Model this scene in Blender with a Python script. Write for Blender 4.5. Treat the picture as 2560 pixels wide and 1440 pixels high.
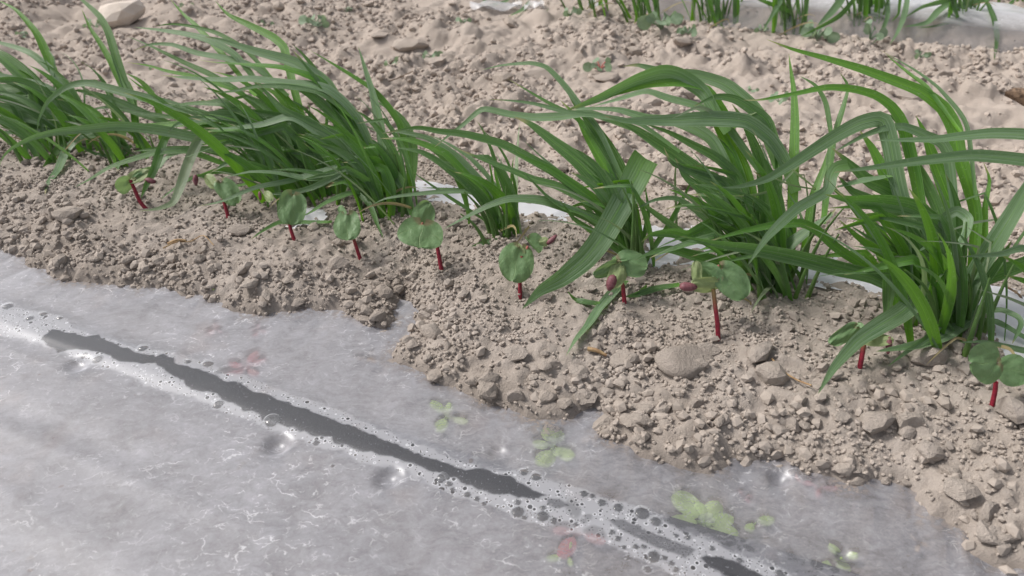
import bpy, bmesh, math, random
import numpy as np
from mathutils import Vector, Matrix

# ------------------------------------------------------------------ camera, sky, sun
scene = bpy.context.scene
for o in list(bpy.data.objects):
    bpy.data.objects.remove(o)
CAM_H = 0.37
PITCH = math.radians(33.0)
FPX = 1900.0                      # focal length in photograph pixels (2560 wide)
cam_data = bpy.data.cameras.new("camera")
cam = bpy.data.objects.new("camera", cam_data)
scene.collection.objects.link(cam)
cam.location = (0, 0, CAM_H)
cam.rotation_euler = (math.pi / 2 - PITCH, 0, 0)
cam_data.sensor_width = 36.0
cam_data.lens = 36.0 * FPX / 2560.0
cam_data.clip_start = 0.02
cam_data.clip_end = 200.0
cam_data.dof.use_dof = True
cam_data.dof.focus_distance = 0.62
cam_data.dof.aperture_fstop = 11.0
scene.camera = cam

SUN_EL, SUN_AZ = math.radians(50), math.radians(-72)     # azimuth measured from +Y towards +X
world = bpy.data.worlds.new("World")
scene.world = world
world.use_nodes = True
wn = world.node_tree
wn.nodes.clear()
sky = wn.nodes.new('ShaderNodeTexSky')
sky.sky_type = 'NISHITA'
sky.sun_disc = False
sky.sun_elevation = SUN_EL
sky.sun_rotation = SUN_AZ
sky.dust_density = 4.0
sky.air_density = 1.0
hs = wn.nodes.new('ShaderNodeHueSaturation')
hs.inputs['Saturation'].default_value = 0.30            # thin overcast: the blue is washed out evenly
bg = wn.nodes.new('ShaderNodeBackground')
bg.inputs['Strength'].default_value = 0.072
wo = wn.nodes.new('ShaderNodeOutputWorld')
wn.links.new(sky.outputs[0], hs.inputs['Color'])
wn.links.new(hs.outputs[0], bg.inputs['Color'])
wn.links.new(bg.outputs[0], wo.inputs['Surface'])

sl = bpy.data.lights.new("sun", 'SUN')
sl.energy = 1.5
sl.angle = math.radians(12)
sl.color = (1.0, 0.96, 0.90)
sun = bpy.data.objects.new("sun", sl)
scene.collection.objects.link(sun)
sd_ = Vector((math.sin(SUN_AZ) * math.cos(SUN_EL), math.cos(SUN_AZ) * math.cos(SUN_EL), math.sin(SUN_EL)))
sun.rotation_euler = sd_.to_track_quat('Z', 'Y').to_euler()
sun.location = sd_ * 5

scene.view_settings.view_transform = 'Standard'
scene.view_settings.look = 'None'
scene.view_settings.gamma = 1.0
scene.view_settings.exposure = 1.04

# ------------------------------------------------------------------ helpers
rng = np.random.default_rng(7)
random.seed(7)
SP, CP = math.sin(PITCH), math.cos(PITCH)
C = scene.collection
E_A = np.array([0.9192, -0.3938])       # along the sown row
E_B = np.array([0.3938, 0.9192])        # across it, away from the camera


def P(u, v, z):
    """point seen at photograph pixel (u, v) at depth z along the optical axis"""
    x = (u - 1280.0) / FPX
    y = (v - 720.0) / FPX
    return np.array([x * z, z * (CP - y * SP), CAM_H - z * (SP + y * CP)])


def to_ab(x, y):
    return x * E_A[0] + y * E_A[1], x * E_B[0] + y * E_B[1]


def to_xy(a, b):
    return a * E_A[0] + b * E_B[0], a * E_A[1] + b * E_B[1]


def hash2(ix, iy, k):
    h = (ix.astype(np.int64) * 374761393 + iy.astype(np.int64) * 668265263 + k * 2147483647) & 0xFFFFFFFF
    h = ((h ^ (h >> 13)) * 1274126177) & 0xFFFFFFFF
    h = ((h ^ (h >> 16)) * 2246822519) & 0xFFFFFFFF
    return ((h ^ (h >> 15)) & 0xFFFFFF) / float(0x1000000)


def vnoise(x, y, k=0):
    ix, iy = np.floor(x), np.floor(y)
    fx, fy = x - ix, y - iy
    fx = fx * fx * (3 - 2 * fx)
    fy = fy * fy * (3 - 2 * fy)
    a = hash2(ix, iy, k); b = hash2(ix + 1, iy, k)
    c = hash2(ix, iy + 1, k); d = hash2(ix + 1, iy + 1, k)
    return (a * (1 - fx) + b * fx) * (1 - fy) + (c * (1 - fx) + d * fx) * fy


def fbm(x, y, k=0, octv=4):
    s, amp, t = 0, 1.0, 0
    for i in range(octv):
        s = s + amp * vnoise(x * 2 ** i, y * 2 ** i, k + i * 17)
        t += amp
        amp *= 0.5
    return s / t


def lumps(x, y, cell, k):
    """rounded lumps of random size: one per cell, returned as height 0..1"""
    gx, gy = x / cell, y / cell
    ix, iy = np.floor(gx), np.floor(gy)
    out = np.zeros_like(gx)
    for dx in (-1, 0, 1):
        for dy in (-1, 0, 1):
            cx, cy = ix + dx, iy + dy
            px = cx + 0.15 + 0.7 * hash2(cx, cy, k)
            py = cy + 0.15 + 0.7 * hash2(cx, cy, k + 1)
            r = 0.30 + 0.5 * hash2(cx, cy, k + 2) ** 2
            d2 = ((gx - px) ** 2 + (gy - py) ** 2) / (r * r)
            out = np.maximum(out, np.sqrt(np.clip(1 - d2, 0, 1)) * r)
    return out


def sst(e0, e1, x):
    t = np.clip((x - e0) / (e1 - e0), 0, 1)
    return t * t * (3 - 2 * t)


def sdf_poly(x, y, poly):
    """signed distance to a polygon, positive inside"""
    poly = np.asarray(poly, float)
    d = np.full(x.shape, 1e9)
    inside = np.zeros(x.shape, bool)
    n = len(poly)
    for i in range(n):
        x0, y0 = poly[i]; x1, y1 = poly[(i + 1) % n]
        ex, ey = x1 - x0, y1 - y0
        t = np.clip(((x - x0) * ex + (y - y0) * ey) / (ex * ex + ey * ey + 1e-12), 0, 1)
        d = np.minimum(d, np.hypot(x - x0 - t * ex, y - y0 - t * ey))
        if abs(ey) > 1e-12:
            cross = ((y0 > y) != (y1 > y)) & (x < (x1 - x0) * (y - y0) / ey + x0)
            inside ^= cross
    return np.where(inside, d, -d)


def pix_plane(pts, zh=0.0):
    """photograph pixels -> (a, b) on the level zh"""
    out = []
    for u, v in pts:
        y = (v - 720.0) / FPX
        z = (CAM_H - zh) / (SP + y * CP)
        p = P(u, v, z)
        out.append(to_ab(p[0], p[1]))
    return np.array(out)


# ------------------------------------------------------------------ the lie of the land
EDGE = [(-260, 560), (-100, 580), (0, 615), (60, 640), (140, 690), (250, 705), (420, 718), (520, 740), (590, 770), (680, 780),
        (760, 768), (850, 766), (900, 802), (960, 815), (985, 800), (978, 760), (988, 722), (1020, 718), (1045, 745),
        (1052, 800), (1035, 835), (1000, 868), (998, 895), (1060, 930), (1180, 985), (1280, 1017), (1370, 1052),
        (1440, 1022), (1490, 1015), (1530, 1050), (1505, 1085), (1600, 1130), (1700, 1152), (1785, 1168), (1830, 1135),
        (1960, 1150), (2050, 1182), (2130, 1206), (2230, 1190), (2300, 1240), (2330, 1292), (2420, 1335),
        (2432, 1382), (2560, 1428), (2760, 1500), (3300, 1640)]
edge_ab = pix_plane(EDGE)
SOIL_POLY = np.vstack([[(-30, edge_ab[0][1])], edge_ab, [(30, edge_ab[-1][1])], [(30, 60)], [(-30, 60)]])

BACKFILM = [
    [(1010, 470), (1060, 476), (1130, 487), (1180, 500), (1190, 518), (1140, 508), (1060, 490), (1012, 482)],
    [(1280, 518), (1330, 515), (1385, 522), (1405, 542), (1330, 548), (1285, 541)],
    [(1600, 570), (1700, 575), (1780, 586), (1840, 612), (1835, 645), (1760, 645), (1700, 655), (1640, 682), (1618, 668), (1680, 635), (1640, 602)],
    [(1980, 655), (2080, 667), (2180, 680), (2260, 686), (2310, 716), (2300, 762), (2210, 740), (2130, 718), (2050, 716), (1985, 700)],
    [(2415, 730), (2500, 740), (2640, 770), (2700, 930), (2600, 960), (2520, 925), (2490, 850), (2495, 815), (2430, 780)],
    [(752, 563), (772, 561), (774, 566), (754, 568)],
    [(2290, 712), (2350, 716), (2430, 728), (2450, 770), (2380, 762), (2290, 752)],
]
BACK_AB = [pix_plane(q, 0.012) for q in BACKFILM]
PROF_B = [-40, .34, .40, .44, .50, .58, .64, .70, .80, 1.0, 1.3, 1.45, 1.52, 1.58, 1.63, 1.72, 1.85, 2.1, 60]
PROF_Z = [.010, .010, .012, .015, .018, .018, .012, .006, -.004, -.008, -.004, 0, .006, .028, .038, .034, .02, 0, 0]


def prof(b):
    return (np.interp(b - .012, PROF_B, PROF_Z) + np.interp(b, PROF_B, PROF_Z) + np.interp(b + .012, PROF_B, PROF_Z)) / 3


def back_sd(a, b):
    m = np.full(a.shape, -1.0)
    near = (b > .42) & (b < .80) & (np.abs(a) < 1.4)
    if near.any():
        aa, bb = a[near], b[near]
        mm = np.full(aa.shape, -1.0)
        for q in BACK_AB:
            mm = np.maximum(mm, sdf_poly(aa, bb, q))
        m[near] = mm
    return m


def ground(x, y, fine=True):
    x = np.atleast_1d(np.asarray(x, float)); y = np.atleast_1d(np.asarray(y, float))
    a, b = to_ab(x, y)
    sd = sdf_poly(a, b, SOIL_POLY)
    if fine:
        sd = sd + (fbm(x * 90, y * 90, 5, 3) - .5) * .012
    t = sst(-.014, .004, sd)
    ramp_ = .0015 + np.clip(sd, -.02, .2) * .30
    pb = prof(b)
    top = pb - np.log1p(np.exp(np.clip((pb - ramp_) / .004, -20, 20))) * .004 + .0015      # soft minimum: a thin feathered toe
    far = sst(.66, .85, b) * (1 - .75 * sst(1.42, 1.55, b) * (1 - sst(1.75, 1.9, b)))
    if fine:
        rough_ = 1 - far * (1 - sst(.32, .52, fbm(x * 6, y * 6, 271, 3)))
        near_toe = sst(0, .02, sd) * (1 - sst(.05, .12, sd))
        top = top + (fbm(x * 14, y * 14, 3, 4) - .5) * (.010 + .030 * far) * sst(-.01, .05, sd)
        top = top + lumps(x, y, .052, 11) * .017 * (0.2 + far) * sst(.45, .6, fbm(x * 9, y * 9, 31, 2))
        top = top + lumps(x, y, .018, 21) * .0075 * (.5 + .6 * far) * sst(.3, .55, fbm(x * 16, y * 16, 41, 2))
        top = top + lumps(x, y, .0085, 51) * .0048 * (.8 + .4 * near_toe + .5 * far) * rough_
        top = top + lumps(x, y, .0125, 251) * .0065 * (.6 + .7 * far) * rough_ * sst(.35, .6, fbm(x * 25, y * 25, 261, 2))
        top = top + (fbm(x * 260, y * 260, 61, 2) - .5) * .002
    bs = back_sd(a, b)
    top = top - .020 * sst(-.006, .004, bs + ((fbm(x * 120, y * 120, 71, 2) - .5) * .010 if fine else 0))
    top = top - .010 * sst(1.48, 1.53, b) * (1 - sst(1.70, 1.74, b)) * sst(-.42, -.34, a)
    under = -.011 + ((fbm(x * 40, y * 40, 81, 4) - .5) * .005 + lumps(x, y, .014, 91) * .003 if fine else 0)
    return under * (1 - t) + top * t


def gz(x, y):
    return float(ground(x, y)[0])


def hit(u, v, it=4):
    """where the photograph's pixel meets the (smooth) ground: x, y, depth"""
    h = 0.0
    for _ in range(it):
        y = (v - 720.0) / FPX
        z = (CAM_H - h) / (SP + y * CP)
        p = P(u, v, z)
        h = float(ground(p[0], p[1], fine=False)[0])
    return p[0], p[1], z


# ------------------------------------------------------------------ object helpers
def link(o, parent=None):
    C.objects.link(o)
    if parent is not None:
        o.parent = parent
        o.matrix_parent_inverse = parent.matrix_world.inverted() if False else Matrix.Translation(-Vector(parent.location))
    return o


def mesh_np(name, verts, faces, mat, parent=None, smooth=True, uv=None, attrs=None):
    """faces: (n,k) array, all the same size"""
    me = bpy.data.meshes.new(name)
    verts = np.asarray(verts, np.float32); faces = np.asarray(faces, np.int32)
    k = faces.shape[1]
    me.vertices.add(len(verts)); me.vertices.foreach_set('co', verts.ravel())
    me.loops.add(faces.size); me.loops.foreach_set('vertex_index', faces.ravel())
    me.polygons.add(len(faces))
    me.polygons.foreach_set('loop_start', np.arange(0, faces.size, k, dtype=np.int32))
    me.polygons.foreach_set('loop_total', np.full(len(faces), k, np.int32))
    me.polygons.foreach_set('use_smooth', np.full(len(faces), smooth, bool))
    if uv is not None:
        l = me.uv_layers.new(name='UVMap')
        l.data.foreach_set('uv', np.asarray(uv, np.float32)[faces.ravel()].ravel())
    for n, d in (attrs or {}).items():
        at = me.attributes.new(n, 'FLOAT', 'POINT')
        at.data.foreach_set('value', np.asarray(d, np.float32).ravel())
    me.update(calc_edges=True)
    me.materials.append(mat)
    o = bpy.data.objects.new(name, me)
    return link(o, parent)


def tag(o, label=None, cat=None, group=None, kind=None):
    if label: o['label'] = label
    if cat: o['category'] = cat
    if group: o['group'] = group
    if kind: o['kind'] = kind
    return o


def empty(name, loc, label, cat, group=None):
    o = bpy.data.objects.new(name, None)
    o.location = loc
    o.empty_display_size = .01
    C.objects.link(o)
    return tag(o, label, cat, group)


def grid_faces(na, nb):
    i = np.arange(na - 1)[:, None] * nb + np.arange(nb - 1)[None, :]
    i = i.ravel()
    return np.stack([i, i + nb, i + nb + 1, i + 1], 1)


# ------------------------------------------------------------------ materials
def mat_new(name):
    m = bpy.data.materials.new(name)
    m.use_nodes = True
    m.node_tree.nodes.clear()
    return m, m.node_tree.nodes, m.node_tree.links


class NB:
    """tiny node-building helper"""
    def __init__(s, name):
        s.m, s.n, s.l = mat_new(name)

    def node(s, t, **kw):
        x = s.n.new(t)
        for k, v in kw.items():
            setattr(x, k, v)
        return x

    def set(s, sock, v):
        if isinstance(v, (int, float)):
            sock.default_value = v
        elif isinstance(v, tuple):
            sock.default_value = v if len(v) == len(sock.default_value) else tuple(v) + (1,)
        else:
            s.l.new(v, sock)

    def math(s, op, a, b=None, c=None, clamp=False):
        x = s.node('ShaderNodeMath', operation=op, use_clamp=clamp)
        for i, v in enumerate((a, b, c)):
            if v is not None:
                s.set(x.inputs[i], v)
        return x.outputs[0]

    def ramp(s, f, e0, e1, o0=0.0, o1=1.0):
        x = s.node('ShaderNodeMapRange', interpolation_type='SMOOTHSTEP')
        s.set(x.inputs[0], f)
        for i, v in enumerate((e0, e1, o0, o1)):
            s.set(x.inputs[i + 1], v)
        return x.outputs[0]

    def mix(s, f, a, b):
        x = s.node('ShaderNodeMix', data_type='RGBA')
        s.set(x.inputs[0], f); s.set(x.inputs[6], a); s.set(x.inputs[7], b)
        return x.outputs[2]

    def fmix(s, f, a, b):
        x = s.node('ShaderNodeMix', data_type='FLOAT')
        s.set(x.inputs[0], f); s.set(x.inputs[2], a); s.set(x.inputs[3], b)
        return x.outputs[0]

    def noise(s, vec, scale, detail=3, rough=.55, dist=0.0, out=0):
        x = s.node('ShaderNodeTexNoise')
        s.set(x.inputs['Vector'], vec)
        x.inputs['Scale'].default_value = scale
        x.inputs['Detail'].default_value = detail
        x.inputs['Roughness'].default_value = rough
        x.inputs['Distortion'].default_value = dist
        return x.outputs[out]

    def coord(s, which='Object'):
        return s.node('ShaderNodeTexCoord').outputs[which]

    def geo_pos(s):
        return s.node('ShaderNodeNewGeometry').outputs['Position']

    def attr(s, name):
        x = s.node('ShaderNodeAttribute')
        x.attribute_name = name
        return x.outputs['Fac']

    def bump(s, h, strength, dist):
        x = s.node('ShaderNodeBump')
        x.inputs['Strength'].default_value = strength
        x.inputs['Distance'].default_value = dist
        s.set(x.inputs['Height'], h)
        return x.outputs[0]

    def mixs(s, f, a, b):
        x = s.node('ShaderNodeMixShader')
        s.set(x.inputs[0], f); s.l.new(a, x.inputs[1]); s.l.new(b, x.inputs[2])
        return x.outputs[0]

    def out(s, sh):
        o = s.node('ShaderNodeOutputMaterial')
        s.l.new(sh, o.inputs['Surface'])
        return s.m

    def principled(s, col, rough, normal=None, spec=.3):
        x = s.node('ShaderNodeBsdfPrincipled')
        s.set(x.inputs['Base Color'], col)
        s.set(x.inputs['Roughness'], rough)
        x.inputs['Specular IOR Level'].default_value = spec
        if normal is not None:
            s.l.new(normal, x.inputs['Normal'])
        return x


def soil_material(name, wet=False, relief=.0022):
    b = NB(name)
    p = b.geo_pos()
    n1 = b.noise(p, 13, 5, .65)
    n2 = b.noise(p, 70, 4, .65)
    n3 = b.noise(p, 900, 3, .7)
    c = b.mix(b.ramp(n1, .32, .68), (.316, .272, .238), (.372, .325, .291))
    c = b.mix(b.math('MULTIPLY', b.ramp(n2, .4, .75), .55), c, (.262, .223, .193))
    c = b.mix(b.math('MULTIPLY', b.ramp(n3, .55, .8), .45), c, (.47, .41, .35))
    c = b.mix(b.math('MULTIPLY', b.ramp(n3, .42, .25), .35), c, (.185, .150, .120))
    sx = b.node('ShaderNodeVectorMath', operation='DOT_PRODUCT'); b.l.new(p, sx.inputs[0]); sx.inputs[1].default_value = (E_B[0], E_B[1], 0)
    c = b.mix(b.math('MULTIPLY', b.ramp(b.math('ADD', sx.outputs['Value'], b.math('MULTIPLY', n1, .2)), .70, .95), .45), c, (.48, .405, .352))     # dry crust of the trough
    if wet:                                    # soil kept damp below the plastic
        c = b.mix(b.math('MULTIPLY', b.attr('damp'), .5), c, (.17, .145, .128))
    if not wet:
        oi = b.node('ShaderNodeObjectInfo')
        c = b.mix(b.math('MULTIPLY', oi.outputs['Random'], .18), c, (.45, .39, .335))
    hgt = b.math('ADD', b.math('MULTIPLY', n3, .5), b.noise(p, 330, 4, .7))
    x = b.principled(c, .95, b.bump(hgt, .75, relief), .12)
    return b.out(x.outputs[0])


M_SOIL = soil_material('dry_soil', wet=True)
M_CLOD = soil_material('dry_clod', relief=.0034)
M_CRUMB = soil_material('dry_crumbs', relief=.0003)


def blade_material(name, dark, lit, wax_sheen, pale=0.0):
    b = NB(name)
    uv = b.node('ShaderNodeSeparateXYZ')
    b.l.new(b.coord('UV'), uv.inputs[0])
    U, V = uv.outputs[0], uv.outputs[1]
    oi = b.node('ShaderNodeObjectInfo')
    rnd = oi.outputs['Random']
    # parallel veins
    vein = b.math('SINE', b.math('MULTIPLY', U, 62.0))
    vein = b.ramp(vein, -.2, 1.0)
    st = b.node('ShaderNodeCombineXYZ')
    b.l.new(b.math('MULTIPLY', U, 15.0), st.inputs[0])
    b.l.new(b.math('MULTIPLY', V, 2.2), st.inputs[1])
    b.l.new(b.math('MULTIPLY', rnd, 37.0), st.inputs[2])
    streak = b.noise(st.outputs[0], 1.0, 4, .6)
    mid = b.ramp(b.math('ABSOLUTE', b.math('SUBTRACT', U, .5)), .05, .015)
    col = b.mix(rnd, dark, tuple(d * 1.35 for d in dark))
    col = b.mix(b.ramp(streak, .40, .62), col, tuple(.30 * d + .7 * w for d, w in zip(dark, wax_sheen)))
    col = b.mix(b.math('MULTIPLY', vein, .28), col, wax_sheen)  # pale streaks: waxy bloom plus highlights painted into the colour
    col = b.mix(b.math('MULTIPLY', mid, .35), col, lit)
    spots = b.noise(b.geo_pos(), 420, 2, .6)
    col = b.mix(b.math('MULTIPLY', b.ramp(spots, .60, .72), .35), col, (.30, .36, .24))
    edge = b.ramp(b.math('ABSOLUTE', b.math('SUBTRACT', U, .5)), .44, .5)
    col = b.mix(b.math('MULTIPLY', edge, .45), col, (.30, .40, .20))
    tipf = b.math('MULTIPLY', b.ramp(b.math('ADD', V, b.math('MULTIPLY', rnd, .09)), .985, 1.04), .85)
    col = b.mix(tipf, col, (.42, .35, .20))
    if pale:
        col = b.mix(pale, col, (.40, .43, .30))
    basef = b.ramp(V, .22, 0.0)
    col = b.mix(b.math('MULTIPLY', basef, .5), col, lit)
    bump = b.bump(b.math('ADD', b.math('MULTIPLY', vein, .6), streak), .35, .0006)
    pr = b.principled(col, b.fmix(streak, .30, .50), bump, .45)
    tr = b.node('ShaderNodeBsdfTranslucent')
    b.set(tr.inputs['Color'], b.mix(b.math('MULTIPLY', vein, .5), lit, tuple(.55 * c for c in lit)))
    b.l.new(bump, tr.inputs['Normal'])
    return b.out(b.mixs(.36, pr.outputs[0], tr.outputs[0]))


M_BLADE = blade_material('wheat_blade', (.042, .098, .030), (.16, .40, .035), (.180, .278, .138))
M_BLADE2 = blade_material('wheat_blade_wax_sheen', (.082, .154, .068), (.18, .37, .07), (.275, .375, .245))  # paler copy: waxy bloom with the sky's sheen painted in
M_BLADE3 = blade_material('wheat_blade_backlit', (.046, .134, .018), (.22, .52, .02), (.135, .270, .075))  # backlit look put into the colour: brighter yellow-green copy of the blade
M_PALE = blade_material('wheat_blade_faded', (.08, .14, .07), (.25, .38, .12), (.26, .34, .24), .35)
M_DEAD = blade_material('withered_blade', (.30, .24, .12), (.42, .34, .16), (.46, .40, .25))
M_STEM = blade_material('wheat_stem', (.085, .175, .045), (.24, .42, .07), (.20, .31, .12))


def leaf_material(name, col, col2, lit, rim=None):
    b = NB(name)
    uv = b.node('ShaderNodeSeparateXYZ')
    b.l.new(b.coord('UV'), uv.inputs[0])
    U, V = uv.outputs[0], uv.outputs[1]
    p = b.geo_pos()
    n = b.noise(p, 130, 3, .6)
    w = b.math('ABSOLUTE', b.math('SUBTRACT', U, .5))
    # fan of veins leaving the leaf stalk
    ang = b.math('DIVIDE', b.math('SUBTRACT', U, .5), b.math('ADD', V, .12))
    v1 = b.math('ABSOLUTE', b.math('SINE', b.math('MULTIPLY', ang, 5.2)))
    vein = b.ramp(v1, .10, .02)
    c = b.mix(b.ramp(n, .3, .7), col, col2)
    c = b.mix(b.math('MULTIPLY', vein, .30), c, lit)
    dust = b.noise(p, 700, 3, .7)
    c = b.mix(b.math('MULTIPLY', b.ramp(dust, .56, .76), .4), c, (.40, .38, .28))
    if rim:
        c = b.mix(b.math('MULTIPLY', b.ramp(V, .07, .0), .8), c, rim)
    pr = b.principled(c, .5, b.bump(b.math('ADD', b.math('MULTIPLY', n, 1.6), b.math('MULTIPLY', vein, -.8)), .5, .002), .4)
    tr = b.node('ShaderNodeBsdfTranslucent')
    b.set(tr.inputs['Color'], lit)
    return b.out(b.mixs(.3, pr.outputs[0], tr.outputs[0]))


M_COT = leaf_material('cotyledon', (.125, .225, .098), (.175, .290, .140), (.28, .42, .14), (.20, .12, .08))
M_COTP = leaf_material('cotyledon_underside', (.23, .30, .13), (.30, .36, .18), (.36, .44, .16))
M_WEED = leaf_material('weed_leaf', (.20, .29, .19), (.27, .36, .25), (.30, .42, .20))
M_WEEDY = leaf_material('pale_weed_leaf', (.50, .66, .24), (.60, .74, .36), (.55, .68, .22))
M_WEEDR = leaf_material('red_weed_leaf', (.62, .20, .24), (.64, .36, .32), (.55, .25, .18))


def plain(name, c1, c2, rough, scale, spec=.3, bump=.4, dist=.001):
    b = NB(name)
    p = b.geo_pos()
    n = b.noise(p, scale, 4, .6)
    pr = b.principled(b.mix(b.ramp(n, .3, .7), c1, c2), rough, b.bump(n, bump, dist), spec)
    return b.out(pr.outputs[0])


def stem_red():
    b = NB('red_stem')
    uv = b.node('ShaderNodeSeparateXYZ')
    b.l.new(b.coord('UV'), uv.inputs[0])
    V = uv.outputs[1]
    n = b.noise(b.geo_pos(), 500, 3)
    c = b.mix(b.ramp(n, .3, .7), (.17, .008, .022), (.28, .016, .036))
    c = b.mix(b.math('MULTIPLY', b.attr('greening'), b.ramp(V, .55, .95)), c, (.20, .13, .05))
    return b.out(b.principled(c, .42, b.bump(n, .3, .0004), .4).outputs[0])


M_RED = stem_red()
M_SEED = plain('seed_coat', (.105, .028, .040), (.21, .085, .095), .5, 300)
M_BUD = plain('pink_bud', (.42, .10, .10), (.34, .16, .11), .5, 300)
M_STRAW = plain('straw', (.42, .30, .16), (.26, .15, .08), .7, 220)
M_BARK = plain('bark', (.075, .050, .038), (.26, .18, .12), .85, 160, .2, .8, .003)
M_TAPE = plain('black_tape', (.016, .017, .019), (.034, .036, .040), .6, 900, .35, .15, .0005)


def film_material(name, amount, body_col=(.650, .650, .712), thick=.66, gloss=1.0):
    b = NB(name)
    p = b.geo_pos()
    clear, band, bub = b.attr('clear'), b.attr('band'), b.attr('bubble')
    touch, foam = b.attr('touch'), b.attr('foam')
    # stretched coordinates: the sheet is pulled along its length
    wob = b.node('ShaderNodeVectorMath', operation='MULTIPLY_ADD')
    wn_ = b.node('ShaderNodeTexNoise'); wn_.inputs['Scale'].default_value = 55; wn_.inputs['Detail'].default_value = 4
    b.l.new(p, wn_.inputs['Vector'])
    b.l.new(wn_.outputs['Color'], wob.inputs[0]); wob.inputs[1].default_value = (.022, .022, .022); b.l.new(p, wob.inputs[2])
    mp = b.node('ShaderNodeMapping'); mp.inputs['Rotation'].default_value = (0, 0, -.54); mp.inputs['Scale'].default_value = (.42, 1, 1)
    b.l.new(wob.outputs[0], mp.inputs['Vector'])
    big = b.noise(p, 7, 3)
    streaks = b.noise(mp.outputs[0], 190, 4, .7)
    med = b.noise(wob.outputs[0], 38, 4, .6)
    fin = b.noise(p, 520, 3, .7)

    def crackle(scale, width, seed):
        v = b.node('ShaderNodeTexVoronoi', feature='DISTANCE_TO_EDGE')
        v.inputs['Scale'].default_value = scale
        b.l.new(mp.outputs[0], v.inputs['Vector'])
        m = b.noise(p, scale * .7 + seed, 4, .65)
        line = b.ramp(v.outputs['Distance'], width, width * .1)
        return b.math('MULTIPLY', line, b.ramp(m, .50, .62))
    vein = b.math('MAXIMUM', b.math('MULTIPLY', crackle(75, .038, 3.0), 1.0), b.math('MULTIPLY', crackle(170, .07, 9.0), .85))
    milk = b.math('ADD', amount, b.math('MULTIPLY', b.math('SUBTRACT', big, .5), .30))
    milk = b.math('ADD', milk, b.math('MULTIPLY', b.math('SUBTRACT', med, .5), .42))
    milk = b.math('SUBTRACT', milk, b.math('MULTIPLY', b.math('SUBTRACT', foam, .66), .40))
    milk = b.math('ADD', milk, b.math('MULTIPLY', b.math('SUBTRACT', fin, .5), .22))
    vein = b.math('MULTIPLY', vein, b.ramp(b.noise(p, 11, 3), .38, .60, .22, 1.0))
    veinm = b.math('MULTIPLY', vein, b.math('SUBTRACT', 1.0, b.math('MAXIMUM', clear, band)))
    milk = b.math('ADD', milk, b.math('MULTIPLY', b.math('SUBTRACT', streaks, .5), .55))
    milk = b.math('ADD', milk, b.math('MULTIPLY', veinm, .32))
    # foam of condensation beside the drip tape
    v = b.node('ShaderNodeTexVoronoi', feature='F1')
    v.inputs['Scale'].default_value = 270
    b.l.new(p, v.inputs['Vector'])
    sep = b.node('ShaderNodeSeparateColor'); b.l.new(v.outputs['Color'], sep.inputs[0])
    rad = b.math('MULTIPLY', b.math('ADD', .25, b.math('POWER', sep.outputs[0], 1.6)), .36)
    hole = b.ramp(b.math('SUBTRACT', v.outputs['Distance'], rad), .03, -.05)
    hole = b.math('MULTIPLY', hole, b.math('GREATER_THAN', b.math('MULTIPLY', b.math('MULTIPLY', sep.outputs[1], band), foam), .30))
    v2 = b.node('ShaderNodeTexVoronoi', feature='F1'); v2.inputs['Scale'].default_value = 620
    b.l.new(p, v2.inputs['Vector'])
    sep2 = b.node('ShaderNodeSeparateColor'); b.l.new(v2.outputs['Color'], sep2.inputs[0])
    hole2 = b.math('MULTIPLY', b.ramp(v2.outputs['Distance'], .30, .22), b.math('GREATER_THAN', b.math('MULTIPLY', sep2.outputs[1], foam), .38))
    ring = b.math('MULTIPLY', b.ramp(b.math('ABSOLUTE', b.math('SUBTRACT', b.math('SUBTRACT', v.outputs['Distance'], rad), .10)), .10, .02),
                  b.math('GREATER_THAN', b.math('MULTIPLY', b.math('MULTIPLY', sep.outputs[1], band), foam), .30))
    hole = b.math('MAXIMUM', hole, hole2)
    milk = b.fmix(band, milk, b.fmix(hole, b.fmix(ring, thick, .97), .10))
    milk = b.fmix(b.math('MULTIPLY', touch, 1.0, clamp=True), milk, b.math('ADD', .06, b.math('MULTIPLY', med, .22)))
    milk = b.fmix(bub, milk, .16)
    specks = b.ramp(b.noise(p, 700, 3, .6), .64, .70)
    milk = b.fmix(clear, milk, b.math('ADD', .10, b.math('MULTIPLY', specks, .35)))
    milk = b.math('MULTIPLY', milk, 1.0, clamp=True)
    col = b.mix(b.math('MAXIMUM', b.math('MULTIPLY', b.math('MAXIMUM', band, b.math('MULTIPLY', ring, 2.0)), .45 if thick < .9 else 1.0), veinm), body_col, (.88, .88, .92))
    dirt = b.ramp(b.noise(p, 24, 4, .65), .66, .8)
    col = b.mix(b.math('MULTIPLY', dirt, .45), col, (.42, .34, .27))
    stain = b.ramp(b.noise(p, 17, 3, .6), .56, .72)
    col = b.mix(b.math('MULTIPLY', stain, .22), col, (.52, .38, .33))
    spot = b.ramp(b.noise(p, 85, 2, .5), .73, .77)
    col = b.mix(b.math('MULTIPLY', spot, .45), col, (.30, .20, .14))
    dust = b.attr('dust')
    dustn = b.math('MULTIPLY', dust, b.ramp(b.noise(p, 230, 4, .7), .42, .58))
    col = b.mix(dustn, col, (.40, .33, .28))
    milk = b.math('MAXIMUM', milk, dustn)
    bump = b.bump(b.math('ADD', b.math('MULTIPLY', med, .6), b.math('MULTIPLY', fin, .25)), .12, .0015)
    df = b.node('ShaderNodeBsdfDiffuse'); b.set(df.inputs[0], col)
    tl = b.node('ShaderNodeBsdfTranslucent'); b.set(tl.inputs[0], col)
    tp = b.node('ShaderNodeBsdfTransparent'); tp.inputs[0].default_value = (.985, .985, .99, 1)
    body = b.mixs(.42, df.outputs[0], tl.outputs[0])
    sh = b.mixs(milk, tp.outputs[0], body)
    gl = b.node('ShaderNodeBsdfGlossy'); gl.inputs['Color'].default_value = (.95, .96, 1, 1)
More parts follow.
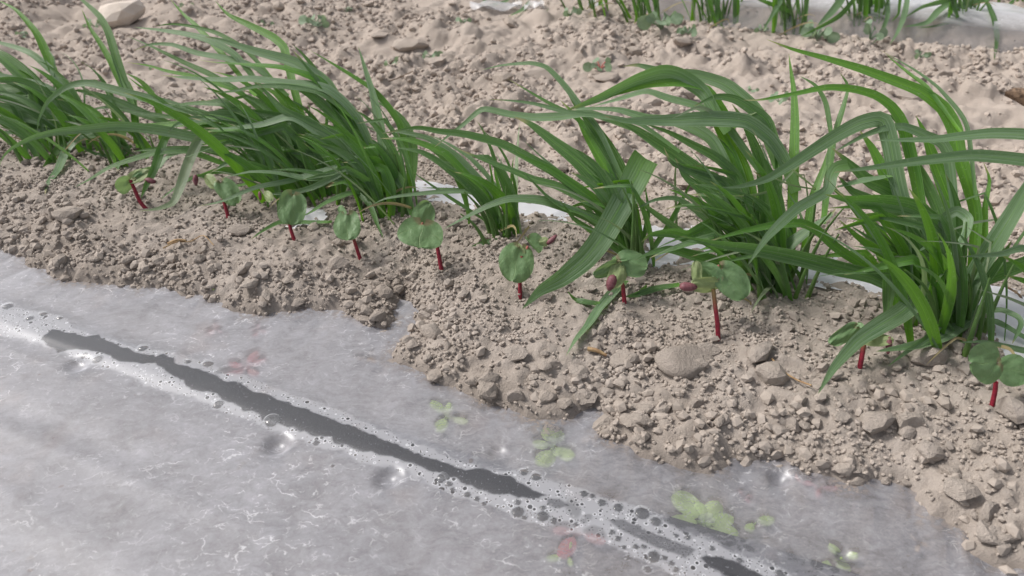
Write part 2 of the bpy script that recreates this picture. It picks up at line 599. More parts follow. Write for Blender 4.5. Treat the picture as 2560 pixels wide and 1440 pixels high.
    b.set(gl.inputs['Roughness'], b.fmix(clear, .36, .30)); b.l.new(bump, gl.inputs['Normal'])
    fr = b.node('ShaderNodeFresnel'); fr.inputs['IOR'].default_value = 1.5
    b.l.new(bump, fr.inputs['Normal'])
    return b.out(b.mixs(b.math('MULTIPLY', fr.outputs[0], gloss, clamp=True), sh, gl.outputs[0]))


M_FILM = film_material('plastic_film', .52)
M_FILMB = film_material('plastic_film_glare', .46, (.76, .76, .78), .96, .75)  # whitened copy of the film: sky glare painted into its colour


def water_material():
    b = NB('water_bubble')
    tp = b.node('ShaderNodeBsdfTransparent')
    gl = b.node('ShaderNodeBsdfGlossy'); gl.inputs['Roughness'].default_value = .08
    df = b.node('ShaderNodeBsdfDiffuse'); df.inputs[0].default_value = (.85, .87, .92, 1)
    lw = b.node('ShaderNodeLayerWeight'); lw.inputs['Blend'].default_value = .5
    rim = b.mixs(.5, gl.outputs[0], df.outputs[0])
    return b.out(b.mixs(b.ramp(lw.outputs['Facing'], .52, .86, .05, .95), tp.outputs[0], rim))


M_WATER = water_material()

# ------------------------------------------------------------------ soil surface
def graded(segs):
    out = []
    for lo, hi, st in segs:
        out.append(np.arange(lo, hi, st))
    out.append([segs[-1][1]])
    return np.concatenate(out)


GA = graded([(-40, -6, 4.0), (-6, -2, .5), (-2, -1.75, .03), (-1.75, -1.0, .009), (-1.0, -.72, .006), (-.72, .52, .0032), (.52, .8, .006), (.8, 2, .03), (2, 6, .5), (6, 40, 4.0)])
GB = graded([(-40, -4, 4.0), (-4, -.4, .4), (-.4, .10, .02), (.10, .34, .007), (.34, .74, .0032), (.74, 1.10, .0045), (1.10, 1.75, .006), (1.75, 2.2, .012), (2.2, 3.5, .08), (3.5, 8, .5), (8, 60, 4.0)])
A2, B2 = np.meshgrid(GA, GB, indexing='ij')
X2, Y2 = to_xy(A2, B2)
Z2 = ground(X2.ravel(), Y2.ravel())
sd2 = sdf_poly(A2.ravel(), B2.ravel(), SOIL_POLY)
soil = mesh_np('soil', np.stack([X2.ravel(), Y2.ravel(), Z2], 1), grid_faces(len(GA), len(GB)), M_SOIL, attrs={'damp': sst(.01, -.01, sd2)})
tag(soil, kind='structure')
Z2G = Z2.reshape(len(GA), len(GB))
ZSG = ground(X2.ravel(), Y2.ravel(), fine=False).reshape(len(GA), len(GB))


def lookup(G, x, y):
    a = x * E_A[0] + y * E_A[1]; b = x * E_B[0] + y * E_B[1]
    i = min(max(int(np.searchsorted(GA, a)) - 1, 0), len(GA) - 2); j = min(max(int(np.searchsorted(GB, b)) - 1, 0), len(GB) - 2)
    f = (a - GA[i]) / (GA[i + 1] - GA[i]); g = (b - GB[j]) / (GB[j + 1] - GB[j])
    return float((G[i, j] * (1 - g) + G[i, j + 1] * g) * (1 - f) + (G[i + 1, j] * (1 - g) + G[i + 1, j + 1] * g) * f)


def gz(x, y):                                   # from here on the height is read off the finished sheet
    return lookup(Z2G, x, y)


def hit(u, v, it=4):
    h = 0.0
    for _ in range(it):
        y = (v - 720.0) / FPX
        z = (CAM_H - h) / (SP + y * CP)
        p = P(u, v, z)
        h = lookup(ZSG, p[0], p[1])
    return p[0], p[1], z


# ------------------------------------------------------------------ plastic film and drip tape
TAPE_B = 0.315
DARK = [(100, 848), (130, 822), (180, 832), (215, 840), (245, 836), (268, 852), (310, 868), (345, 880), (390, 890), (410, 884), (435, 895), (440, 908),
        (500, 925), (535, 935), (560, 950), (600, 955), (625, 975), (680, 990), (740, 1015), (850, 1055), (950, 1095), (1060, 1140), (1165, 1174),
        (1190, 1168), (1210, 1168), (1235, 1182), (1275, 1192), (1310, 1215), (1365, 1238), (1330, 1245), (1250, 1234), (1200, 1222), (1140, 1196),
        (1070, 1174), (1010, 1152), (960, 1138), (880, 1118), (835, 1105), (830, 1090), (775, 1085), (735, 1070), (700, 1055), (660, 1045),
        (640, 1030), (610, 1020), (560, 1000), (540, 984), (505, 978), (478, 970), (462, 958), (440, 940), (385, 910), (330, 905),
        (300, 902), (265, 886), (220, 875), (170, 870), (140, 880), (130, 865)]
DARK2 = [(1745, 1392), (1765, 1385), (1850, 1408), (1930, 1445), (2020, 1490), (1900, 1475), (1850, 1448), (1790, 1422)]
GREY = [(1365, 1246), (1400, 1248), (1425, 1265), (1395, 1272), (1370, 1262)]
GREY2 = [(1520, 1300), (1560, 1300), (1640, 1335), (1740, 1375), (1715, 1395), (1640, 1365), (1560, 1330)]
BANDS = [[(-80, 750), (0, 762), (70, 775), (150, 790), (200, 830), (270, 845), (330, 868), (420, 880), (500, 905), (540, 912), (560, 935), (600, 935), (700, 975),
          (780, 1000), (850, 1030), (950, 1075), (1060, 1120), (1150, 1155), (1230, 1175), (1290, 1180), (1350, 1195), (1450, 1225), (1500, 1240),
          (1560, 1262), (1640, 1295), (1700, 1330), (1800, 1365), (1900, 1405), (1980, 1440), (2100, 1500), (1950, 1500), (1750, 1460), (1680, 1430),
          (1600, 1385), (1500, 1345), (1420, 1320), (1300, 1290), (1230, 1260), (1130, 1225), (1070, 1200), (1000, 1165), (900, 1150),
          (880, 1125), (800, 1110), (740, 1090), (660, 1055), (600, 1035), (520, 1000), (480, 985), (440, 975), (380, 965), (340, 935), (250, 905),
          (180, 895), (170, 870), (110, 860), (60, 840), (0, 835), (-80, 820)]]
DIMPLES = [(190, 908, 40, 10, .0045), (690, 1106, 46, 20, .0066), (968, 1192, 48, 18, .0062), (1243, 1128, 34, 10, .003), (1950, 1188, 40, 26, .0075),
           (2112, 1382, 30, 14, .004), (1300, 905, 26, 10, .003)]


def hit_film(u, v, zz=.0012):
    z = (CAM_H - zz) / (SP + (v - 720.0) / FPX * CP)
    p = P(u, v, z)
    return p[0], p[1], z


def film_z(x, y, a, b):
    z = (fbm(x * 14, y * 14, 101, 3) - .5) * .0016
    z = z + .0016 * (1 - sst(.008, .024, np.abs(b - TAPE_B - .002 * np.sin(a * 9))))
    z = z + (fbm(a * 12, b * 70, 111, 3) - .5) * .0006 * (1 - sst(.012, .04, np.abs(b - TAPE_B)))
    ed = np.clip(-sdf_poly(a, b, SOIL_POLY), 0, 1)
    z = z + (fbm(a * 70, b * 14, 321, 3) - .5) * .0042 * np.exp(-ed / .022)      # puckers where the soil holds the sheet down
    z = z + np.abs(fbm(a * 3.5, b * 34, 331, 2) - .5) * -.0030 * (1 - np.exp(-np.abs(b - TAPE_B) / .03))
    for u, v, wu, wv, dep in DIMPLES:
        px, py, pz = hit_film(u, v)
        r = wu / FPX * pz * .72
        d = np.hypot(x - px, y - py) / r
        z = z - .78 * dep * np.exp(-(d * 1.1) ** 3)
    return z


FA = graded([(-6, -1.5, .5), (-1.5, -.72, .02), (-.72, .42, .0011), (.42, .9, .01), (.9, 6, .5)])
FB = graded([(-1.5, -.1, .1), (-.1, .18, .009), (.18, .275, .004), (.275, .352, .0009), (.352, .44, .0028), (.44, .47, .006)])
A3, B3 = np.meshgrid(FA, FB, indexing='ij')
a3, b3 = A3.ravel(), B3.ravel()
x3, y3 = to_xy(a3, b3)
z3 = film_z(x3, y3, a3, b3)
inner = (b3 > .25) & (b3 < .37) & (np.abs(a3) < 1.0)
clear = np.zeros(len(a3)); band = np.zeros(len(a3)); bubb = np.zeros(len(a3))
ai, bi = a3[inner], b3[inner]
wig = (fbm(ai * 160, bi * 160, 121, 3) - .5) * .0040
sdark = np.maximum(sdf_poly(ai, bi, pix_plane(DARK, .0015)), sdf_poly(ai, bi, pix_plane(DARK2, .0015)))
sgrey = np.maximum(sdf_poly(ai, bi, pix_plane(GREY, .0015)), sdf_poly(ai, bi, pix_plane(GREY2, .0015)))
ci = np.maximum(sst(-.0010, .0010, sdark + wig), .55 * sst(-.0008, .0008, sgrey + wig * .5))
sband = sdf_poly(ai, bi, pix_plane(BANDS[0], .0015))
bandi = sst(-.0012, .0010, sband + wig * 1.6 + .001) * (1 - ci)
BUB = [(20, 767, 13), (75, 797, 10), (108, 785, 10), (150, 795, 8), (210, 886, 9), (243, 897, 14), (358, 872, 13), (470, 905, 9), (520, 908, 14), (545, 1008, 14),
       (680, 1050, 20), (790, 1104, 9), (1106, 1192, 14), (1122, 1207, 9), (1168, 1232, 9), (1130, 1220, 8), (1192, 1243, 8), (1210, 1255, 7),
       (1295, 1255, 9), (1295, 1277, 17), (1357, 1288, 16), (1385, 1300, 10), (1358, 1270, 8), (1460, 1235, 11), (1480, 1240, 8), (1505, 1257, 12), (1545, 1270, 14),
       (1605, 1284, 20), (1640, 1305, 15), (1530, 1330, 8), (1545, 1345, 9), (1560, 1365, 7), (1590, 1365, 8), (1610, 1365, 7), (1635, 1390, 18), (1662, 1393, 8),
       (1680, 1405, 8), (1690, 1420, 9), (1310, 1180, 12), (1340, 1192, 14), (1650, 1330, 7), (1310, 1290, 8), (1780, 1372, 8), (1850, 1400, 9), (1720, 1345, 8), (1690, 1340, 7),
       (1950, 1435, 14), (1100, 1200, 7), (1440, 1310, 7), (600, 960, 6), (830, 1160, 6), (1620, 1420, 10), (1570, 1390, 7)]
bw, bf, bv_n = [], [], 0
for u, v, r in BUB:
    px, py, pz = hit_film(u, v)
    rr = r / FPX * pz * 1.0
    a0, b0 = to_ab(px, py)
    d = np.hypot(ai - a0, bi - b0)
    near = d < rr * 1.4
    bm_ = np.zeros(len(ai)); bm_[near] = 1 - sst(rr * .86, rr * 1.0, d[near])
    tmp = bubb[inner]; bubb[inner] = np.maximum(tmp, bm_ * (1 - ci))
    bandi = np.maximum(bandi, np.where(d < rr * 1.5, (1 - sst(rr * 1.2, rr * 1.4, d)) * (1 - ci) * (1 - bm_), 0))
    # the bubble itself: a low dome of water skin
    zc = float(film_z(np.array([px]), np.array([py]), np.array([a0]), np.array([b0]))[0]) + .0006
    ring = 20
    prof_ = [(1.04, 0), (1.06, .10), (1.0, .24), (.86, .36), (.6, .46), (.3, .5)]
    for k, (q, hgt) in enumerate(prof_):
        for j in range(ring):
            t = 2 * math.pi * j / ring
            bw.append((px + math.cos(t) * q * rr, py + math.sin(t) * q * rr, zc + hgt * rr * .8))
    for k in range(len(prof_) - 1):
        for j in range(ring):
            o0 = bv_n + k * ring
            bf.append((o0 + j, o0 + (j + 1) % ring, o0 + ring + (j + 1) % ring, o0 + ring + j))
    bv_n += ring * len(prof_)
clear[inner] = ci
band[inner] = bandi
UNDER = [  # weeds below the sheet: pixel, size, leaves, round, palette, label
    (1385, 1108, 118, 6, 1, 'Y', 'pale green weed with rounded leaves pressed under the film by the bay'),
    (1120, 1036, 120, 5, 0, 'Y', 'faded green weed under the film left of the rounded leaved one'),
    (1765, 1300, 165, 9, 1, 'Y', 'largest yellow green weed trapped under the film at lower right'),
    (1885, 1300, 90, 2, 1, 'Y', 'round leaved sprout trapped right of the largest weed'),
    (2110, 1388, 80, 4, 1, 'Y', 'round green sprout bulging under the film at the bottom right'),
    (2065, 1438, 84, 4, 1, 'Y', 'weed under the film cut by the bottom edge'),
    (1845, 1368, 60, 5, 0, 'Y', 'yellowish withered weed beside the second dark streak'),
    (1445, 1322, 140, 5, 0, 'R', 'pink weed under the bubbly film'),
    (1420, 1384, 80, 3, 0, 'Y', 'thin green weed below the pink one under the film'),
    (615, 915, 120, 6, 0, 'R', 'red tinged weed under the film above the dark streak'),
    (540, 820, 54, 4, 0, 'R', 'small magenta weed under the film at left'),
    (645, 822, 50, 4, 0, 'R', 'faint pinkish weed right of the magenta one'),
    (2048, 1215, 90, 3, 0, 'R', 'magenta stalks under the film near the right edge'),
    (1862, 1236, 44, 3, 0, 'R', 'dark red spot of a seedling under the film'),
    (920, 888, 60, 4, 0, 'S', 'brownish withered weed under the film near the pointed corner'),
    (540, 748, 60, 3, 0, 'Y', 'yellow green wisp under the film near the soil edge'),
    (2300, 1352, 60, 3, 0, 'S', 'brown withered seedling under the film at the right')]
urng = np.random.default_rng(21)
UNDER_LEAVES = []
touch = np.zeros(len(a3))
tw = (fbm(x3 * 200, y3 * 200, 301, 2) - .5) * .4
for u, v, size, n_, rnd_, pal, lab in UNDER:          # where a leaf presses on the sheet the dew is wiped off
    px, py, pz = hit_film(u, v, -.0025)
    R = 1.28 * size / FPX * pz / 2
    a0 = urng.uniform(0, 6)
    lv = []
    for i in range(n_):
        az = a0 + i * 2.399 + urng.normal(0, .2)
        rr = R * (.5 + .5 * ((i + 1) / n_)) * urng.uniform(.85, 1.1)
        d2 = np.array([math.cos(az), math.sin(az)])
        A_, T_ = np.array([px, py]) + d2 * rr * .25, np.array([px, py]) + d2 * rr
        W_ = rr * (.42 if not rnd_ else .60)
        lv.append((A_, T_, W_))
        c_ = .5 * (A_ + T_); L_ = rr * .75
        ex = (x3 - c_[0]) * d2[0] + (y3 - c_[1]) * d2[1]; ey = -(x3 - c_[0]) * d2[1] + (y3 - c_[1]) * d2[0]
        q = np.hypot(ex / (L_ * .56), ey / (W_ * .58))
        touch = np.maximum(touch, (.66 if pal == 'Y' else .55) * (1 - sst(.75, 1.15, q + tw)))
    UNDER_LEAVES.append((px, py, R, pal, lab, lv))
foam3 = .66 + .34 * sst(-.22, .0, a3)
film = mesh_np('mulch_film', np.stack([x3, y3, z3], 1), grid_faces(len(FA), len(FB)), M_FILM, attrs={'clear': clear, 'band': band, 'bubble': bubb, 'touch': touch, 'foam': foam3, 'dust': sst(-.020, .002, sdf_poly(a3, b3, SOIL_POLY) + (fbm(x3 * 45, y3 * 45, 311, 3) - .55) * .030)})
tag(film, 'wide sheet of milky plastic mulch film filling the lower left', 'plastic film')
bub_o = mesh_np('water_bubbles', bw, bf, M_WATER, film)
tag(bub_o, kind='stuff')

# the film shows again behind the wheat row
FA2 = graded([(-.62, .9, .004)])
FB2 = graded([(.44, .72, .004)])
A4, B4 = np.meshgrid(FA2, FB2, indexing='ij')
a4, b4 = A4.ravel(), B4.ravel()
x4, y4 = to_xy(a4, b4)
z4 = prof(b4) + .0040 + (fbm(a4 * 18, b4 * 160, 131, 3) - .5) * .0045 + (fbm(a4 * 40, b4 * 40, 141, 2) - .5) * .003
keep = back_sd(a4, b4) > -.02
fc = grid_faces(len(FA2), len(FB2))
fc = fc[keep[fc].all(1)]
used = np.unique(fc)
rem = np.zeros(len(a4), int); rem[used] = np.arange(len(used))
zer = np.zeros(len(used))
fe = mesh_np('exposed_strip', np.stack([x4, y4, z4], 1)[used], rem[fc], M_FILMB, film, attrs={'clear': zer, 'band': zer + 1.0, 'bubble': zer, 'foam': zer, 'touch': zer})  # full band: the strip's glare is painted as white
fe['label'] = 'white wrinkled strip of the film showing behind the wheat'

# drip tape lying under the film
ta = np.linspace(-1.6, 1.2, 240)
cs = [(-.0085, -.0040), (-.0088, -.0022), (-.0065, .0012), (-.002, .0030), (.002, .0031), (.0065, .0014), (.0088, -.0022), (.0085, -.0040)]
tv = []
for aa in ta:
    for db, dz in cs:
        X, Y = to_xy(aa, TAPE_B - .001 + .002 * math.sin(aa * 9) + db * 1.65)
        tv.append((X, Y, dz * .40 - .0012 + .0003 * math.sin(aa * 31 + db * 200)))
tape = mesh_np('drip_tape', tv, grid_faces(len(ta), len(cs)), M_TAPE)
tag(tape, 'flat black drip irrigation tape running beneath the wet film', 'drip tape')

# second bed: film draped over its shoulder
LO2 = pix_plane([(1560, 40)], .02)[0][0]
FA3 = graded([(LO2 - .1, 1.6, .01)])
FB3 = graded([(1.50, 1.72, .006)])
A5, B5 = np.meshgrid(FA3, FB3, indexing='ij')
a5, b5 = A5.ravel(), B5.ravel()
x5, y5 = to_xy(a5, b5)
z5 = prof(b5) + .008 + (fbm(a5 * 8, b5 * 22, 151, 3) - .5) * .010 * sst(1.5, 1.56, b5) - (.004 + .012 * fbm(a5 * 6, b5 * 2, 161, 2)) * sst(1.545, 1.50, b5)
z5 = z5 - .030 * sst(.26, .40, a5) * sst(1.58, 1.66, b5)
nz = np.zeros(len(a5))
film2 = mesh_np('mulch_film', np.stack([x5, y5, z5], 1), grid_faces(len(FA3), len(FB3)), M_FILMB, attrs={'clear': nz, 'band': sst(1.60, 1.63, b5) * .95, 'bubble': nz, 'foam': nz, 'touch': 1.9 * sst(1.60, 1.53, b5) * (.6 + .8 * fbm(a5 * 10, b5 * 10, 171, 2))})  # band on the crest paints the sky glare white
tag(film2, 'translucent plastic film draped over the raised bed at the top right', 'plastic film')
# loose shreds of it farther left
for k, (u, v, w, h, lab) in enumerate([(1240, 22, 130, 22, 'grey torn film scrap half buried at the top of the picture'),
                                       (1335, 28, 50, 18, 'small pale film scrap between two drooping blades at the top'),
                                       (1490, 32, 44, 12, 'tiny film scrap on the soil below the first background tuft')]):
    px, py, pz = hit(u, v)
    n1, n2 = 16, 8
    vv = []
    sx, sy = w / FPX * pz / 2, h / FPX * pz / 2 / .4
    for i in range(n1):
        for j in range(n2):
            s, t = i / (n1 - 1) * 2 - 1, j / (n2 - 1) * 2 - 1
            e = math.sqrt(max(0, 1 - s ** 4 * .7))
            X, Y = px + s * sx, py + t * sy * e + .01 * math.sin(3 * s + k)
            vv.append((X, Y, gz(X, Y) * .35 + .65 * gz(px, py) + .007 + .006 * math.sin(5 * s + 3 * t + k)))
    z0 = np.zeros(len(vv))
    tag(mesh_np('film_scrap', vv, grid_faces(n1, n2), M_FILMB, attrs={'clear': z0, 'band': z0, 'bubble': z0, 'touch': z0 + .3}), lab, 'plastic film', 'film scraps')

# ------------------------------------------------------------------ clods and crumbs
def ico(sub):
    bm = bmesh.new()
    bmesh.ops.create_icosphere(bm, subdivisions=sub, radius=1.0)
    v = np.array([p.co[:] for p in bm.verts])
    f = np.array([[q.index for q in p.verts] for p in bm.faces])
    bm.free()
    return v, f


def clod_shapes(sub, n, rg, cuts=7, rough=.12):
    v0, f0 = ico(sub)
    out = []
    for k in range(n):
        v = v0.copy()
        for _ in range(cuts):
            d = rg.normal(size=3); d /= np.linalg.norm(d)
            t = rg.uniform(.45, .85)
            q = v @ d
            v -= np.clip(q - t, 0, None)[:, None] * d
        ph = rg.uniform(0, 6, 6)
        nrm = v0
        disp = (np.sin(nrm[:, 0] * 5 + ph[0]) * np.sin(nrm[:, 1] * 4 + ph[1]) + np.sin(nrm[:, 2] * 7 + ph[2]) * np.sin(nrm[:, 0] * 8 + ph[3]) * .6
                + rg.normal(size=len(v)) * .30)
        v = v * (1 + rough * disp)[:, None]
        v *= np.array([1.0, rg.uniform(.68, .95), rg.uniform(.55, .8)]) / .8
        out.append(v)
    return out, f0


def rotz_tilt(n, rg, tilt):
    az = rg.uniform(0, 2 * np.pi, n); tx = rg.normal(0, tilt, n); ty = rg.normal(0, tilt, n)
    cz, sz = np.cos(az), np.sin(az); cx, sx = np.cos(tx), np.sin(tx); cy, sy = np.cos(ty), np.sin(ty)
    Rz = np.zeros((n, 3, 3)); Rz[:, 0, 0] = cz; Rz[:, 0, 1] = -sz; Rz[:, 1, 0] = sz; Rz[:, 1, 1] = cz; Rz[:, 2, 2] = 1
    Rx = np.zeros((n, 3, 3)); Rx[:, 0, 0] = 1; Rx[:, 1, 1] = cx; Rx[:, 1, 2] = -sx; Rx[:, 2, 1] = sx; Rx[:, 2, 2] = cx
    Ry = np.zeros((n, 3, 3)); Ry[:, 1, 1] = 1; Ry[:, 0, 0] = cy; Ry[:, 0, 2] = sy; Ry[:, 2, 0] = -sy; Ry[:, 2, 2] = cy
    return Rz @ Rx @ Ry


def in_frame(x, y, z, m=60):
    d = y * CP - (z - CAM_H) * SP
    up = y * SP + (z - CAM_H) * CP
    u = 1280 + FPX * x / d; v = 720 - FPX * up / d
    return (u > -m) & (u < 2560 + m) & (v > -m) & (v < 1440 + m), u, v, d


def scatter(n, b_lo, b_hi, dens):
    """n tries of random points over the soil in view, kept with probability dens(a, b, sd)"""
    a = rng.uniform(-1.75, .70, n); b = rng.uniform(b_lo, b_hi, n)
    x, y = to_xy(a, b)
    ok, u, v, d = in_frame(x, y, np.zeros(n))
    a, b, x, y = a[ok], b[ok], x[ok], y[ok]
    sd = sdf_poly(a, b, SOIL_POLY)
    bs = back_sd(a, b)
    p = dens(a, b, sd) * np.where(bs > -.006, .02, 1)
    k = rng.uniform(size=len(a)) < p
    return x[k], y[k], sd[k], b[k]


def joined(name, x, y, r, shapes, faces, sink, mat, smooth=False):
    n = len(x)
    z = ground(x, y)
    R = rotz_tilt(n, rng, .35)
    idx = rng.integers(0, len(shapes), n)
    S = np.stack(shapes)[idx]                                   # n, V, 3
    V = np.einsum('nij,nvj->nvi', R, S) * r[:, None, None]
    V += np.stack([x, y, z + r * sink], 1)[:, None, :]
    nv = S.shape[1]
    F = faces[None] + (np.arange(n) * nv)[:, None, None]
    o = mesh_np(name, V.reshape(-1, 3), F.reshape(-1, 3), mat, smooth=smooth)
    return tag(o, kind='stuff')


S0, F0 = clod_shapes(1, 10, rng, 4, .10)
S1, F1 = clod_shapes(2, 14, rng, 7, .09)
S3, F3 = clod_shapes(3, 1, np.random.default_rng(3), 5, .022)

# dust-fine crumbs
clump = lambda a, b, k, s=20: fbm(a * s, b * s, k, 3)
xs, ys, sd, bb = scatter(130000, .30, .80, lambda a, b, sd: np.where(sd < -.012, .0016 + .05 * np.exp(-((sd + .012) / .008) ** 2), np.where(sd < -.006, .06, .22 + 1.5 * np.clip(clump(a, b, 201) - .42, 0, .5) * 2)))
r = rng.uniform(.0008, .0021, len(xs))
_v20, _f20 = ico(1)
small_shapes = [(_v20 * (1 + rng.normal(size=(len(_v20), 1)) * .16)) * np.array([1, .85, .75]) for _ in range(8)]
# icosahedra only (20 faces) keep the crumbs cheap
bm_ = bmesh.new(); bmesh.ops.create_icosphere(bm_, subdivisions=1, radius=1.0)
ic_v = np.array([p.co[:] for p in bm_.verts]); ic_f = np.array([[q.index for q in p.verts] for p in bm_.faces]); bm_.free()
small_shapes = [(ic_v * (1 + rng.normal(size=(len(ic_v), 1)) * .17)) * np.array([1, .85, .75]) for _ in range(10)]
joined('soil_crumbs', xs, ys, r, small_shapes, ic_f, .35, M_CRUMB)
# crumbs
toe = lambda sd: np.exp(-((sd - .016) / .028) ** 2)
xs, ys, sd, bb = scatter(30000, .30, .80, lambda a, b, sd: np.where(sd < -.005, .0012 + .02 * np.exp(-((sd + .005) / .006) ** 2), .02 + (.25 + .75 * toe(sd)) * sst(.40, .58, clump(a, b, 211, 12)) + .35 * toe(sd)))
r = (.0015 + .0036 * rng.random(len(xs)) ** 1.8) * (1 - .3 * (bb > .6))
joined('soil_crumbs', xs, ys, r, S0, F0, .30, M_CRUMB)
# far crumbs in the trough
xs, ys, sd, bb = scatter(52000, .76, 1.80, lambda a, b, sd: (.07 + .55 * sst(.38, .56, clump(to_xy(a, b)[0], to_xy(a, b)[1], 271, 6))) - .6 * ((b > 1.53) & (b < 1.74) & (a > LO2)))
r = .0013 + .0055 * rng.random(len(xs)) ** 2.8
joined('soil_crumbs', xs, ys, r, S0, F0, .22, M_CRUMB)

CLOD_MESHES = []
for s in S1:
    me = bpy.data.meshes.new('soil_clod')
    me.from_pydata(s.tolist(), [], F1.tolist())
    me.polygons.foreach_set('use_smooth', np.full(len(F1), False))
    me.materials.append(M_CLOD)
    CLOD_MESHES.append(me)


def clod(x, y, r, label, group, stretch=1.0, flat=1.0, sink=.25, rot=None, k=None, mesh=None):
    me = mesh or CLOD_MESHES[int(rng.integers(len(CLOD_MESHES))) if k is None else k % len(CLOD_MESHES)]
    o = bpy.data.objects.new('soil_clod', me)
    o.location = (x, y, gz(x, y) + r * sink * flat)
    o.rotation_euler = (rng.normal(0, .15), rng.normal(0, .15), rng.uniform(0, 6.28) if rot is None else rot)
    o.scale = (r * stretch, r, r * flat)
    C.objects.link(o)
    return tag(o, label, 'soil clod', group)


BIG = [  # pixel centre, width, height, label
    (1712, 893, 124, 78, 'largest clod, smooth flat rounded one near the middle seedling'),
    (953, 722, 60, 56, 'knobbly clod at the head of the notch in the film edge'),
    (996, 725, 36, 44, 'upright clod wedged beside the bare film notch'),
    (950, 792, 46, 34, 'lowest clod on the tongue of soil left of the notch'),
    (915, 778, 40, 30, 'middle clod on the tongue of soil left of the notch'),
    (1466, 985, 62, 50, 'striped oval clod above the bare film bay'),
    (1365, 988, 52, 42, 'rounded clod at the toe, left of the striped oval clod'),
    (1290, 996, 46, 30, 'pale clod touching the film below the middle seedling row'),
    (1227, 987, 34, 26, 'small round clod at the toe left of the pale one'),
    (1410, 1010, 46, 34, 'clod beneath the striped oval clod on the film edge'),
    (1612, 1012, 44, 48, 'oval clod standing right of the bare film bay'),
    (1656, 1017, 42, 34, 'angular clod right of the oval clod by the bay'),
    (1078, 826, 62, 46, 'rounded clod right of the film notch'),
    (1022, 854, 34, 30, 'dark lump on the pointed corner of the soil edge'),
    (1560, 890, 70, 52, 'broad cracked clod left of the largest smooth clod'),
    (1809, 1006, 42, 36, 'small block below the largest smooth clod'),
    (1925, 938, 84, 50, 'wide half buried clod right of the tall red stem'),
    (1905, 886, 90, 46, 'rounded half buried clod right of the red stem base'),
    (1947, 1076, 52, 42, 'pale faceted clod on bare fine soil'),
    (2101, 1050, 42, 44, 'wedge shaped clod left of the long slab clod'),
    (2178, 1066, 88, 48, 'long pale slab clod with a chipped right end'),
    (2274, 1061, 70, 58, 'tilted five sided clod right of the long slab'),
    (2045, 1033, 36, 32, 'small pyramid clod below the drooping blade tip'),
    (2386, 1230, 90, 52, 'brightest box shaped clod near the right film edge'),
    (2469, 1332, 62, 44, 'clod lowest on the right side by the film'),
    (2109, 1167, 52, 42, 'dark long clod at the edge of the film'),
    (2139, 1202, 38, 26, 'small pale clod overhanging the film edge'),
    (2206, 1223, 26, 20, 'pinkish crumb lying on the film itself'),
    (2253, 1235, 22, 20, 'rightmost of two crumbs lying on the film'),
    (2433, 1123, 44, 30, 'pale egg shaped clod right of centre slab'),
    (2518, 1046, 92, 46, 'clod at the foot of the rightmost seedling stem'),
    (2327, 903, 86, 52, 'large blocky clod left of the rightmost seedling'),
    (2390, 876, 46, 30, 'smaller clod on the right of the blocky one'),
    (1095, 172, 52, 40, 'rounded boulder like clod in the trough behind'),
    (1015, 108, 96, 34, 'long dark edged ridge clod in the trough'),
    (1345, 185, 110, 30, 'dark undercut crust in the trough behind the wheat'),
    (2250, 248, 92, 60, 'large lump in the trough behind the right wheat'),
    (1255, 215, 56, 36, 'lump below the undercut crust in the trough'),
    (300, 40, 112, 62, 'big pale block of soil at the top left'),
    (180, 548, 74, 42, 'pale cracked lump in front of the leftmost blades'),
    (600, 574, 64, 26, 'flat tan lump right of the second seedling stem'),
    (850, 664, 56, 32, 'low lump left of a red stem above the film'),
    (2080, 945, 44, 30, 'small lump just left of the curled seedling stem'),
    (1950, 690, 56, 40, 'lump at the foot of the centre right wheat tuft'),
]
for k, (u, v, w, h, lab) in enumerate(BIG):
    x, y, z = hit(u, v + h * .25)
    r = w / FPX * z / 2
    rel = min(1.0, max(.45, h / w / .62))
    if k == 0:
        me = bpy.data.meshes.new('soil_clod')
        s = S3[0] * np.array([1, .9, .9])
        me.from_pydata(s.tolist(), [], F3.tolist())
        me.polygons.foreach_set('use_smooth', np.full(len(F3), True))
        me.materials.append(M_CLOD)
        clod(x, y, r, lab, 'large clods', 1.0, .62, .25, 0.1, mesh=me)
    else:
        oc = clod(x, y, r * .88, lab, 'large clods', 1.08, rel, .24, rng.normal(0, .4), k)
        if 'pale block' in lab:
            oc.data = oc.data.copy(); oc.data.materials[0] = plain('pale_crust', (.56, .49, .43), (.62, .55, .49), .95, 60, .1, .6, .004)
            oc.location.z += .01

# countable clods of middling size
made = 0
xs, ys, sd, bb = scatter(30000, .33, .62, lambda a, b, sd: np.where(sd < -.001, 0, toe(sd) * .8 + .18))
for i in range(min(len(xs), 170)):
    r = .0036 + .0046 * rng.random() ** 2.5
    t = sd[i] < .055
    clod(xs[i], ys[i], r, 'small tan clod in the crumbly bank along the film edge' if t else 'small tan clod on the ridge around the red stemmed seedlings',
         'clods along the film edge' if t else 'clods among the seedlings', rng.uniform(.95, 1.25), rng.uniform(.7, 1), .3)
xs, ys, sd, bb = scatter(9000, .74, 1.5, lambda a, b, sd: np.full(len(a), .3))
for i in range(min(len(xs), 80)):
    clod(xs[i], ys[i], .007 + .010 * rng.random() ** 2, 'dry grey brown clod in the trough behind the wheat row', 'clods in the trough', rng.uniform(.95, 1.3), rng.uniform(.5, .9), .2)


